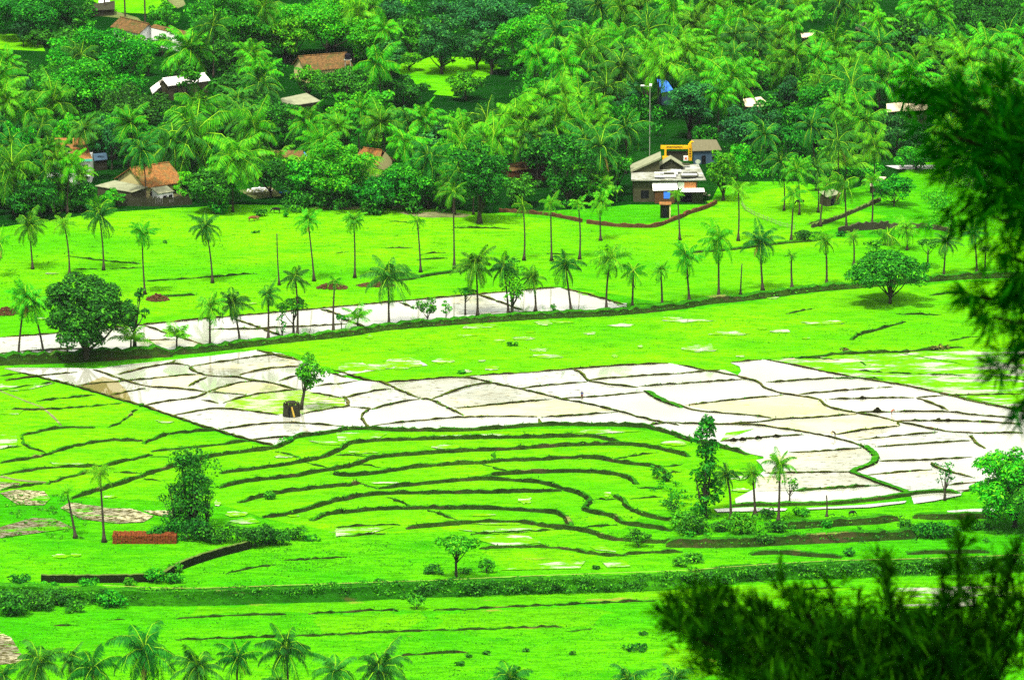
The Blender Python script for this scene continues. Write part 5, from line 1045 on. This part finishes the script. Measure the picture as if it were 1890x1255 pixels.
rwall('stone_wall', 'G 897,384 960,338 1080,292 1200,255 1360,215', 1.35, .6, 'stone', 'stonetop', 'curved mossy stone wall running up to the dark bushes', .06)

# tarred house
root = empty('patched_house', G(1230, 373), 'big run down house with patched grey roof, white awnings and blue window', 'house')
MB().box((-6.7, 0, -.1), (6.3, 9, 4.5)).build('wall', M['greywall'], root)
mb = MB(); mb.slab([(-7.0, 9.4, 5.7), (6.8, 9.4, 5.9), (8.0, -.7, 4.75), (-7.2, -.7, 4.65)], .15); mb.build('roof', M['blotchy'], root)
rr = random.Random(4)
for i in range(16):
    x0 = rr.uniform(-2.5, 5.4); y0 = rr.uniform(-.6, 7.4); L_ = rr.uniform(1.6, 4); D_ = rr.uniform(.5, 1.3); z0 = 4.95 + (y0 + .7) * .112 + .25 * rr.random() + .1
    x1 = min(x0 + L_, 7.4)
    MB().slab([(x0, y0 + D_, z0 + .22 + rr.uniform(-.05, .2)), (x1, y0 + D_, z0 + .22 + rr.uniform(-.05, .2)), (x1, y0, z0), (x0, y0 + rr.uniform(-.2, .2), z0)], .05).build('roof_sheet', M[rr.choice(['sheetmid', 'greysheet', 'blotchy', 'sheetmid', 'darkwall'])], root)
mb = MB(); mb.add([(-6.3, 4.6, 4.6), (-1.3, 4.6, 4.6), (-1.3, 9, 4.6), (-6.3, 9, 4.6), (-6.3, 4.6, 5.7), (-1.3, 4.6, 8.0), (-1.3, 9, 8.0), (-6.3, 9, 5.7)], [(0, 3, 2, 1), (4, 5, 6, 7), (0, 1, 5, 4), (1, 2, 6, 5), (2, 3, 7, 6), (3, 0, 4, 7)]); mb.build('gable_wall', M['greywall'], root)
MB().slab([(-7.2, 9.6, 5.75), (-1.0, 9.6, 8.55), (-1.0, 4.2, 8.4), (-7.2, 4.2, 5.55)], .35).build('upper_roof', M['greysheet'], root)
mb = MB(); mb.add([(-1.2, 6, 5.6), (3.2, 6, 5.6), (3.2, 6, 6.3), (1.0, 6, 7.6), (-1.2, 6, 6.3), (-1.2, 9, 5.6), (3.2, 9, 5.6), (3.2, 9, 6.3), (1.0, 9, 7.6), (-1.2, 9, 6.3)], [(0, 1, 2, 3, 4), (9, 8, 7, 6, 5), (0, 5, 6, 1), (1, 6, 7, 2), (4, 9, 5, 0)]); mb.build('small_gable', M['darkwall'], root)
mb = MB(); mb.slab([(-1.6, 9.2, 6.2), (1.0, 9.2, 7.85), (1.0, 5.6, 7.85), (-1.6, 5.6, 6.2)], .12); mb.slab([(1.0, 9.2, 7.86), (3.8, 9.2, 6.1), (3.8, 5.6, 6.1), (1.0, 5.6, 7.86)], .12); mb.build('small_roof', M['greysheet'], root)
MB().slab([(-2.9, -.1, 4.05), (2.1, -.1, 4.15), (2.2, -1.6, 2.85), (-2.8, -1.6, 2.7)], .05).build('awning', M['whitesheet'], root)
MB().box((-2.4, -1.4, 0), (1.6, -.02, 2.62)).build('porch_wall', M['laterite'], root)
MB().box((-.6, -1.46, 1.0), (.7, -1.38, 2.4)).build('window', M['blue'], root)
MB().box((2.3, -.08, 2.9), (3.6, -.02, 4.1)).build('panel', M['white'], root); MB().box((3.6, -.12, 2.9), (6.0, -.02, 4.1)).build('panel', M['orange'], root)
MB().slab([(2.6, -.1, 2.85), (7.6, -.1, 2.9), (7.7, -1.6, 2.45), (2.7, -1.6, 2.4)], .05).build('awning', M['whitesheet'], root)
MB().box((2.6, -.06, 0), (5.0, -.01, 2.2)).build('door', M['darkhole'], root)
MB().box((5.2, -1.5, 0), (7.4, -.02, 2.1)).build('store', M['stone'], root)
MB().box((-5.2, -.06, .8), (-3.6, -.01, 2.4)).build('window', M['darkhole'], root)
MB().tube([(6.6, 7.5, 5.8), (6.6, 7.5, 6.7)], .05, 5).build('dish_mast', M['pole'], root)
mb = MB(); mb.tube([(6.6, 7.40, 6.9), (6.6, 7.28, 6.88), (6.6, 7.22, 6.86)], [.1, .42, .55], 12); mb.build('dish', M['white'], root)
root = empty('outhouse', G(1229, 403), 'small brick outhouse with rusty top beside the laterite wall', 'outhouse')
MB().box((-1.1, 0, -.1), (.7, 1.6, 2.7)).build('wall', M['stone'], root); MB().box((.7, 0, -.1), (.95, 1.6, 2.7)).build('side_wall', M['cream'], root)
MB().slab([(-1.3, 1.8, 3.0), (1.1, 1.8, 3.0), (1.1, -.2, 2.85), (-1.3, -.2, 2.85)], .12).build('roof', M['tile'], root)
MB().box((-.6, -.04, 0), (.2, .02, 1.9)).build('door', M['darkhole'], root)
# yellow gateway with its signboard
root = empty('gateway', G(1250, 297), 'bright yellow gateway with signboard beam and hooked right pillar', 'gateway')
bd = MB().box((-3.5, 0, 2.5), (2.3, .35, 3.25)).build('signboard', M['yellow'], root)
lt = MB(); rl_ = random.Random(8); lt.box((-2.3, -.03, 2.98), (1.1, -.005, 3.03)); x0 = -2.25
while x0 < 1.0:
    w_ = rl_.uniform(.06, .12); lt.box((x0, -.03, 2.98 - rl_.uniform(.12, .26)), (x0 + w_, -.005, 2.98)); x0 += w_ + rl_.uniform(.04, .1)
lt.build('lettering', M['black'], bd)
MB().box((-2.7, 0, .9), (-2.3, .35, 2.5)).build('pillar', M['yellow'], root); MB().box((-3.1, -.1, 0), (-1.9, .5, .9)).build('plinth', M['yellow'], root)
rp_ = MB(); rp_.box((2.3, -.05, 0), (3.1, .4, 3.6)); rp_.tube([(2.7, .17, 3.5), (2.8, .17, 3.9), (3.1, .17, 4.1), (3.4, .17, 3.95)], [.28, .22, .18, .12], 6); pl_ = rp_.build('pillar', M['yellow'], root)
lt = MB()
for z0 in (1.0, 1.5, 2.0, 2.55): lt.box((2.5, -.08, z0), (2.9, -.055, z0 + .1)); lt.box((2.6, -.08, z0 - .18), (2.7, -.055, z0)); lt.box((2.8, -.08, z0 - .22), (2.86, -.055, z0))
lt.build('lettering', M['black'], pl_)
MB().box((1.3, -.2, 0), (2.28, .3, 1.0)).build('notice_box', M['whitesheet'], root); MB().box((1.6, -.23, .3), (2.0, -.205, .75)).build('notice', M['orangecloth'], root)
MB().box((-2.2, .5, 0), (2.2, .6, 2.0)).build('shutter', M['darkwall'], root)
# poles
root = empty('lamp_post', G(1199, 288), 'tall thin white lamp post with two lamps left of the gateway', 'lamp post')
MB().tube([(0, 0, -.1), (0, 0, 15.2)], [.09, .06], 8).build('pole', M['pole'], root)
MB().tube([(0, 0, 14.9), (-1.0, 0, 15.0), (-1.5, 0, 15.1)], .06, 6).build('arm', M['pole'], root); MB().box((-2.0, -.15, 15.0), (-1.2, .15, 15.25)).build('lamp', M['white'], root); MB().box((-.15, -.15, 15.0), (.4, .15, 15.5)).build('lamp', M['white'], root)
def pole(x0, y0, x1, y1, mat, label, r=.1, cat='pole'):
    s_ = sc(y1); h = (y1 - y0) / s_; root = empty('utility_pole', G(x1, y1), label, cat)
    MB().tube([(0, 0, -.1), ((x0 - x1) / s_, 0, h)], [r, r * .7], 7).build('pole', M[mat], root)
pole(1448, 248, 1451, 285, 'pole', 'thin white pole standing before the dark tree on the right', .07); pole(1455, 268, 1450, 286, 'pole', 'leaning stub of white pole beside the thin white pole', .12)
for x0, x1, y1, lb in ((188, 195, 26, 'leftmost dark trunk like pole at the top left'), (229, 231, 32, 'middle dark trunk like pole at the top left'), (267, 268, 44, 'rightmost dark trunk like pole at the top left')): pole(x0, -75, x1, y1, 'trunk', lb, .22)
pole(1004, 270, 1007, 296, 'pole', 'short pale pole in front of the dark tree by the brick house', .06)
# brick stack and rubble
def blocks(name, x, y, L_, D_, Hh, mat, label, cat, heap=False, n=None, bs_=(.34, .2, .22), seed=1):
    root = empty(name, G(x, y), label, cat); rr = random.Random(seed); mb = MB()
    if not heap:
        nx_, ny_, nz_ = int(L_ / bs_[0]), int(D_ / bs_[1]), int(Hh / bs_[2])
        for k in range(nz_):
            for i in range(nx_):
                for j in range(ny_):
                    if 0 < j < ny_ - 1 and k < nz_ - 1 and 0 < i < nx_ - 1: continue
                    if k == nz_ - 1 and rr.random() < .22: continue
                    a = (-L_ / 2 + i * bs_[0] + rr.uniform(-.05, .05), j * bs_[1] + rr.uniform(-.06, .06), k * bs_[2] + (rr.uniform(0, .07) if k == nz_ - 1 else 0))
                    mb.box(a, (a[0] + bs_[0] * .88, a[1] + bs_[1] * .9, a[2] + bs_[2] * .92))
    else:
        for i in range(n):
            a = rr.uniform(0, 6.28); q = rr.random() ** .6; cx_, cy_ = math.cos(a) * q * L_ / 2, math.sin(a) * q * D_ / 2; cz_ = Hh * (1 - q) * rr.uniform(.5, 1) + .05
            m_ = Matrix.Translation((cx_, cy_, cz_)) @ Matrix.Rotation(rr.uniform(0, 3), 4, 'Z') @ Matrix.Rotation(rr.uniform(-.6, .6), 4, 'X'); t = MB().box((-.2, -.12, -.1), (.2, .12, .1)); mb.add([m_ @ v for v in t.v], t.f)
    mb.build('blocks', M[mat], root)
M['stackbrick'] = flat('stacked_brick', (.15, .042, .012), .95, .9, 3.0)
blocks('brick_stack', 268.5, 1004, 10.4, 3.0, 1.55, 'stackbrick', 'long neat stack of red brown laterite bricks on the grass', 'brick stack', seed=2, bs_=(.42, .3, .27))
for c, x, y, L_, hh, lb in (('D', 858, 572, 9.5, 1.4, 'red rubble heap beside the thick crowned back row palm'), ('D', 1812, 508, 13, 1.5, 'red rubble heap behind the thin embankment palm'), ('E', 215, 495, 15, .9, 'flat red rubble behind the largest crowned palm'), ('D', 30, 650, 10, 1.6, 'red rubble heap at the left edge of the photo'), ('D', 110, 635, 9, 1.2, 'red rubble heap behind the two leaning palms')):
    a, b = P1(c, x, y); blocks('rubble_heap', a, b, L_ * .48, 3.4, hh, 'laterite', lb, 'rubble heap', True, 170, seed=int(x))
a, b = P1('P', 478, 352); blocks('debris_heap', a, b, 5.5, 4, .7, 'white', 'pale rags and debris at the forest edge', 'debris', True, 60, seed=5)
blocks('debris_heap', 350 / 1.0 + 175, 357, 2.2, 2, .8, 'blue', 'little blue and white rubbish pile right of the pale debris', 'debris', True, 16, seed=6)
blocks('debris_heap', 1297, 362, 3, 2.5, 1.2, 'greysheet', 'pale junk pile at the right corner of the patched house', 'debris', True, 40, seed=8)
blocks('mud_heap', *P1('C', 1090, 358), 1.6, 1.6, .9, 'muddark', 'largest dark mud heap on a paddy bund', 'mud heap', True, 60, seed=9)
for i, (x, y, lb) in enumerate(((440, 500, 'dark mud heap on the bund, second of three in the lower paddies'), (355, 508, 'small mud heap on the bund, left of three in the lower paddies'), (540, 490, 'small mud heap on the bund, right of three in the lower paddies'), (1475, 405, 'low mud heap on the bund at the far right paddies'), (1008, 283, 'small mud heap on the upper right bund'), (1425, 403, 'tiny mud heap beside the low heap at the far right'), (305, 512, 'tiny mud heap leftmost on the lower bund'))):
    blocks('mud_heap', *P1('C', x, y + 3), 1.3, 1.0, .55, 'muddark', lb, 'mud heap', True, 36, seed=20 + i)
# thatched stump hut
root = empty('field_hut', G(538, 771), 'small dark weathered hut with flat thatched top at the leaning tree', 'hut')
rr = random.Random(12); mb = MB()
for i in range(46):
    a = 6.283 * i / 46; rx, ry = 1.35, 1.0; p = Vector((rx * math.cos(a), ry * math.sin(a) + .8, 0)); q = Vector((rx * .98 * math.cos(a) + rr.uniform(-.1, .1), ry * .95 * math.sin(a) + .8, rr.uniform(2.1, 2.4))); mb.tube([p + Vector((rr.uniform(-.12, .12), 0, rr.uniform(-.05, .3))), q], [.12, .09], 5)
mb.build('wall', M['darkwall'], root)
mb = MB()
for i in range(30):
    a = rr.uniform(0, 6.28); q = rr.random() ** .5; c_ = Vector((1.5 * q * math.cos(a), .9 * q * math.sin(a) + .8, 2.45 + rr.uniform(0, .22))); d_ = Vector((rr.uniform(-1, 1), rr.uniform(-.4, .4), 0)) * .5; mb.tube([c_ - d_, c_ + d_], .11, 5)
mb.build('thatch', M['darkwall'], root)
MB().slab([(-.05, -.28, 2.0), (.2, -.28, 2.0), (.65, -.5, .3), (.35, -.5, .3)], .06).build('plank', M['straw'], root)
MB().box((-.5, -.26, .1), (-.15, -.18, 1.9)).build('opening', M['darkhole'], root)
# banana plants by the tarred house
for i, (x, y, d, lb) in enumerate(((1138, 372, 34, 'banana plant at the left corner of the patched house'), (1120, 380, 26, 'small banana plant left of the corner banana plant'), (507, 306, 22, 'upright banana plant under the long tiled roof'))):
    s_ = sc(y); root = empty('banana_plant', G(x, y), lb, 'banana plant'); rs_ = random.Random(i); mb = MB(); lf = MB()
    mb.tube([(0, 0, 0), (0, 0, 1.4)], [.16, .10], 7); mb.build('stem', M['leafB'], root)
    for j in range(9):
        a = j * 2.4; u = Vector((math.cos(a), math.sin(a), 0)); sd = Vector((-u.y, u.x, 0)); pts = [Vector((0, 0, 1.3)) + u * (t * 1.6) + Vector((0, 0, 1.3 * math.sin(t * 2.4) * (1 if j % 3 else 1.4))) for t in (0, .33, .66, 1)]
        wd = [.08, .30, .28, .05]; n0 = len(lf.v)
        for p, w_ in zip(pts, wd): lf.v += [p + sd * w_, p, p - sd * w_ + Vector((0, 0, 0))]
        for q in range(3): lf.f += [(n0 + 3 * q, n0 + 3 * q + 1, n0 + 3 * q + 4, n0 + 3 * q + 3), (n0 + 3 * q + 1, n0 + 3 * q + 2, n0 + 3 * q + 5, n0 + 3 * q + 4)]; lf.m += [0, 0]
    lf.build('leaves', M['leafB'], root)

# ------------------------------------------------------------------ people and animals (continuous skinned bodies)
def skinned(name, V, E, Rr, mat, parent, sub=2):
    me = bpy.data.meshes.new(name); me.from_pydata([tuple(v) for v in V], E, []); me.materials.append(M[mat])
    o = bpy.data.objects.new(name, me); COL.objects.link(o); o.parent = parent
    o.modifiers.new('skin', 'SKIN'); 
    for i, d in enumerate(me.skin_vertices[0].data): d.radius = (Rr[i] if isinstance(Rr[i], tuple) else (Rr[i], Rr[i])); d.use_root = i == 0
    m = o.modifiers.new('sub', 'SUBSURF'); m.levels = sub; m.render_levels = sub
    return o
class Sk:
    def __init__(s): s.V = []; s.E = []; s.R = []
    def add(s, p, r, par=None):
        s.V.append(p); s.R.append(r); i = len(s.V) - 1
        if par is not None: s.E.append((par, i))
        return i
def person(x, y, label, pose, top, bottom, rz=0.0, tool=False, k=1.0):
    root = empty('person', G(x, y, .05), label, 'person', None, rz); root.scale = (k, k, k)
    b = Sk(); sh = Sk(); lg = Sk()
    bend = pose == 'bend'
    hip = (0, 0, .92)
    if bend: ch = (0, -.36, 1.12); nk = (0, -.52, 1.08); hd = (0, -.66, 1.02); 
    else: ch = (0, -.03, 1.30); nk = (0, -.02, 1.46); hd = (0, -.04, 1.60)
    i0 = b.add(hip, (.14, .11)); i1 = b.add(tuple((Vector(hip) + Vector(ch)) / 2), (.13, .10), i0); i2 = b.add(ch, (.16, .11), i1); i3 = b.add(nk, .055, i2); i4 = b.add(hd, (.085, .10), i3); b.add(tuple(Vector(hd) + (Vector(hd) - Vector(nk)).normalized() * .10), (.075, .085), i4)
    b.add(tuple(Vector(hd) + Vector((0, -.105, -.01))), .015, i4)                    # nose
    for sx in (-1, 1):
        kn = (sx * .12, -.06 if not bend else .02, .50); an = (sx * .12, .04, .09)
        h = b.add((sx * .09, 0, .86), .095, i0); q = b.add(kn, .062, h); a_ = b.add(an, .042, q); f = b.add((sx * .13, -.10, .035), .038, a_); b.add((sx * .13, -.19, .025), .028, f)
        s0 = Vector(ch) + Vector((sx * .19, 0, .08)); 
        if bend: el, wr = s0 + Vector((sx * .02, -.08, -.26)), s0 + Vector((-sx * .05, -.18, -.50))
        elif sx < 0: el, wr = s0 + Vector((-.14, -.12, -.10)), s0 + Vector((-.16, -.34, .10))
        else: el, wr = s0 + Vector((.06, .02, -.28)), s0 + Vector((.04, -.12, -.50))
        j = b.add(tuple(s0), .058, i2); j = b.add(tuple(el), .042, j); j = b.add(tuple(wr), .028, j); d = (wr - el).normalized(); pc = wr + d * .06; j = b.add(tuple(pc), (.038, .022), j)
        for t in range(5):
            off = Vector(((t - 2) * .016, 0, 0)); ln_ = [.05, .08, .085, .08, .06][t]; mid = pc + off + d * (.03 + ln_ * .4); m1 = b.add(tuple(mid), .009, j); b.add(tuple(mid + (d + Vector((0, -.3, -.4))).normalized() * ln_ * .5), .008, m1)
        g = lg.add(hip, (.155, .13)) if not lg.V else 0; gh = lg.add((sx * .09, 0, .84), .112, 0); lg.add((kn[0] * .95, kn[1] * .8, .58), .082, gh)
        if not sh.V: c0 = sh.add(hip, (.15, .12)); c1 = sh.add(tuple((Vector(hip) + Vector(ch)) / 2), (.15, .12), c0); c2 = sh.add(tuple(Vector(ch) + Vector((0, 0, .04))), (.175, .125), c1)
        e = sh.add(tuple(s0), .074, c2); sh.add(tuple(s0.lerp(el, .8)), .058, e)
    body = skinned('body', b.V, b.E, b.R, 'skin', root); skinned('shirt', sh.V, sh.E, sh.R, top, root); skinned('shorts', lg.V, lg.E, lg.R, bottom, root)
    hs_ = Sk(); up = (Vector(hd) - Vector(nk)).normalized(); q = hs_.add(tuple(Vector(hd) + up * .07 + Vector((0, .02, 0))), (.098, .105)); hs_.add(tuple(Vector(hd) + up * .13 + Vector((0, .02, 0))), (.07, .075), q); skinned('hair', hs_.V, hs_.E, hs_.R, 'hair', root, 1)
    if tool:
        t = empty('stick', (0, 0, 0), 'pale stick held up by the farmer in the blue shirt', 'stick'); t.parent = None; t.location = root.location
        MB().tube([(-.36, -.42, 1.1), (-.42, -.48, 1.95)], .025, 6).build('shaft', M['pole'], t); MB().box((-.55, -.52, 1.9), (-.38, -.44, 2.0)).build('head', M['pole'], t)
    return root
person(1074, 738, 'farmer in blue shirt and maroon shorts standing in the flooded paddy', 'stand', 'shirt', 'shorts', R(20), True)
person(1541, 808, 'stooping figure in dark clothes on the green paddy bund', 'bend', 'darkcloth', 'darkcloth', R(-70))
person(1646, 765, 'small crouched figure in orange on a far paddy bund', 'bend', 'orangecloth', 'orangecloth', R(60), k=.8)
def cow(x, y, label, mat, rz, k=1.0, lying=False):
    root = empty('cow', G(x, y, .02), label, 'cow', None, rz); root.scale = (k, k, k); b = Sk()
    r0 = b.add((-.55, 0, 1.05), (.27, .30)); m_ = b.add((0, 0, 1.0), (.30, .36), r0); f = b.add((.5, 0, 1.05), (.25, .32), m_); n1 = b.add((.85, 0, .95), (.14, .18), f); n2 = b.add((1.1, 0, .62), (.11, .13), n1); h = b.add((1.28, 0, .38), (.10, .12), n2); b.add((1.40, 0, .20), (.07, .075), h)
    for s in (-1, 1):
        b.add((1.12, s * .2, .66), .03, n2)
        q = b.add((-.62, s * .17, .80), .15, r0); q = b.add((-.50, s * .17, .60), .085, q); q = b.add((-.68, s * .17, .36), .05, q); b.add((-.64, s * .17, .04), .05, q)
        q = b.add((.50, s * .16, .75), .11, f); q = b.add((.52, s * .16, .40), .055, q); b.add((.50, s * .16, .04), .05, q)
    q = b.add((-.84, 0, 1.0), .04, r0); b.add((-.90, 0, .45), .03, q)
    skinned('body', b.V, b.E, b.R, mat, root)
    hn = MB()
    for s in (-1, 1): hn.tube([(1.08, s * .1, .78), (1.12, s * .22, .92), (1.2, s * .2, 1.02)], [.03, .022, .008], 5)
    hn.build('horns', M['pole'], root)
cow(510.5, 394, 'dark cow grazing near the forest edge above the lone round bush', 'cowdark', R(170)); cow(465, 409, 'brown cow grazing left of the lone round bush', 'cow', R(15), .9); cow(474, 406, 'brown calf beside the brown cow', 'cow', R(160), .65)
cow(820.5, 391, 'black cow lying near the dark forest edge bushes', 'cowdark', R(10)); cow(1477, 379, 'black cow in the cattle yard on the right', 'cowdark', R(200)); cow(1572, 952, 'dark animal standing on the lower right terrace', 'cowdark', R(30), .7)

# ------------------------------------------------------------------ blurred casuarina branches close to the camera
def casuarina(name, label, trunk_px, branches, dist, seed, n_strand=12, ln=.13, updir=(0, 0, 1), tuft_step=.045):
    rs = np.random.default_rng(seed)
    base = AT(*trunk_px[0], dist); root = empty(name, base, label, 'casuarina tree')
    mb = MB(); tp = [AT(x, y, dist) - base for x, y in trunk_px]; k = len(tp)
    mb.tube(tp, [.14 - .10 * i / (k - 1) for i in range(k)], 9); mb.build('trunk', M['twig'], root, True)
    SV = []
    def strands(p, d, n, L_):
        for _ in range(n):
            v = (d + Vector(rs.normal(size=3)) * .55).normalized() * L_ * rs.uniform(.6, 1.25); s_ = v.cross(Vector((0, 1, .2)))
            if s_.length < 1e-4: s_ = Vector((1, 0, 0))
            s_ = s_.normalized() * .0035; mid = p + v * .55; tip = p + v + Vector((0, 0, -.10 * L_)); SV.extend([p - s_, mid - s_ * .9, tip, mid + s_ * .9])
    for path, dd, spread, sub in branches:
        w_ = [AT(x, y, dist + dz) - base for x, y, dz in path]; w_ = smoothline(w_, 1)
        b = MB(); nn = len(w_); b.tube(w_, [.010 * (1 - .8 * i / (nn - 1)) + .003 for i in range(nn)], 5); bo = b.build('branch', M['twig'], root)
        w2 = resample(w_, tuft_step); D = Vector(dd).normalized()
        for i, p in enumerate(w2):
            t = i / max(1, len(w2) - 1)
            for _ in range(sub):
                q = p + Vector((rs.normal() * spread, rs.normal() * spread * 1.3, rs.normal() * spread)) * (1 - .65 * t)
                strands(q, (D + Vector(rs.normal(size=3)) * .5), n_strand, ln * (1 - .25 * t))
    V = np.array([list(v) for v in SV]); mesh_obj('foliage', V, np.arange(len(V)).reshape(-1, 4), M['needle'], root)
    return root
BR1 = []
tops = [(1236, 1128, -.3), (1262, 1085, -.2), (1292, 1062, -.1), (1330, 1090, 0), (1352, 1085, .1), (1400, 1105, .2), (1445, 1062, -.1), (1478, 1090, -.2), (1528, 1072, 0), (1585, 1100, .1), (1632, 1015, .1), (1655, 1090, 0), (1700, 1125, -.2), (1740, 1045, -.1), (1772, 958, 0), (1800, 1090, .2), (1838, 1030, .1), (1868, 1010, 0), (1905, 1060, 0)]
for i, (x, y, dz) in enumerate(tops):
    x0 = 1640 + (x - 1560) * .45; tall = y < 1050
    BR1.append(([(x0, 1330, 0), ((x0 + x) / 2 + 12, 1215 + (x % 17), dz * .5), (x, y + 22, dz)], ((x - x0) * .002, 0, 1), .075 if not tall else .042, 4))
for x, y in ((1640, 1230), (1580, 1240), (1700, 1240), (1760, 1230), (1820, 1240), (1500, 1240), (1600, 1180), (1680, 1160), (1860, 1160), (1450, 1180), (1250, 1150), (1290, 1165), (1340, 1180), (1400, 1215), (1450, 1235), (1560, 1200), (1520, 1170), (1620, 1190), (1700, 1210), (1760, 1180), (1840, 1200)):
    BR1.append(([(1640 + (x - 1560) * .5, 1330, .2), ((x + 1640) / 2, 1260, .2), (x, y, .1)], (-.3, 0, .8), .13, 8))
casuarina('casuarina_tree', 'dark blurred feathery treetop close to the camera at the bottom right', [(1700, 2100), (1690, 1500), (1680, 1260)], BR1, 22.0, 3)
BR2 = [([(1960, 300, 0), (1840, 215, .1), (1750, 185, .1), (1688, 190, 0)], (-.6, 0, .3), .10, 4), ([(1960, 330, 0), (1820, 270, -.1), (1720, 245, -.1)], (-.7, 0, 0), .11, 4), ([(1960, 260, 0), (1850, 180, .2), (1780, 168, .2)], (-.5, 0, .6), .10, 4), ([(1960, 330, 0), (1860, 260, .1), (1790, 220, .1), (1705, 180, 0)], (-.7, 0, .25), .11, 4), ([(1960, 330, 0), (1860, 240, -.2), (1800, 190, -.2)], (-.3, 0, .7), .12, 4), ([(1960, 300, 0), (1890, 210, .1), (1850, 180, .1)], (-.2, 0, .8), .12, 4), ([(1960, 360, 0), (1850, 300, 0), (1745, 290, 0)], (-.7, 0, -.3), .11, 4),
       ([(1980, 430, 0), (1880, 370, .1), (1800, 370, .1), (1752, 405, 0)], (-.5, 0, -.6), .09, 4), ([(1980, 430, 0), (1890, 420, -.1), (1830, 400, -.1)], (-.4, 0, -.3), .11, 4), ([(1980, 520, 0), (1880, 480, 0), (1845, 470, 0)], (-.3, 0, -.6), .09, 4), ([(1980, 560, 0), (1890, 530, .1), (1830, 555, .1), (1790, 545, 0)], (-.8, 0, -.05), .040, 4), ([(1980, 590, 0), (1890, 600, -.1), (1835, 585, 0)], (-.5, 0, -.5), .045, 4),
       ([(1980, 620, 0), (1900, 650, 0), (1840, 682, 0)], (-.8, 0, -.25), .035, 4), ([(1980, 660, 0), (1905, 700, 0), (1885, 760, 0)], (-.3, 0, -.9), .045, 4), ([(1960, 300, 0), (1900, 330, .2), (1850, 340, .1)], (-.4, 0, 0), .13, 6), ([(1980, 520, 0), (1900, 450, .1), (1880, 560, .1)], (-.2, 0, -.8), .08, 4), ([(1960, 260, 0), (1880, 300, .3), (1820, 260, .2)], (-.5, 0, .2), .13, 4)]
casuarina('casuarina_tree', 'blurred feathery branches hanging in from the right edge close to the camera', [(2080, 2300), (2060, 1200), (2000, 560), (1975, 150)], BR2, 21.0, 8)

# thin wet air over the valley
hb_ = MB().box((-2600, -560, -2), (2600, 2600, 262)); hz = hb_.build('haze', [], None)
mh_ = bpy.data.materials.new('haze'); mh_.use_nodes = True; mh_.node_tree.nodes.clear(); ho = mh_.node_tree.nodes.new('ShaderNodeOutputMaterial'); hv_ = mh_.node_tree.nodes.new('ShaderNodeVolumePrincipled')
hv_.inputs['Color'].default_value = (.86, .93, 1, 1); hv_.inputs['Density'].default_value = 1.0e-5; mh_.node_tree.links.new(hv_.outputs[0], ho.inputs['Volume']); hz.data.materials.append(mh_)
tag(hz, 'thin haze over the valley', None, None, 'stuff')
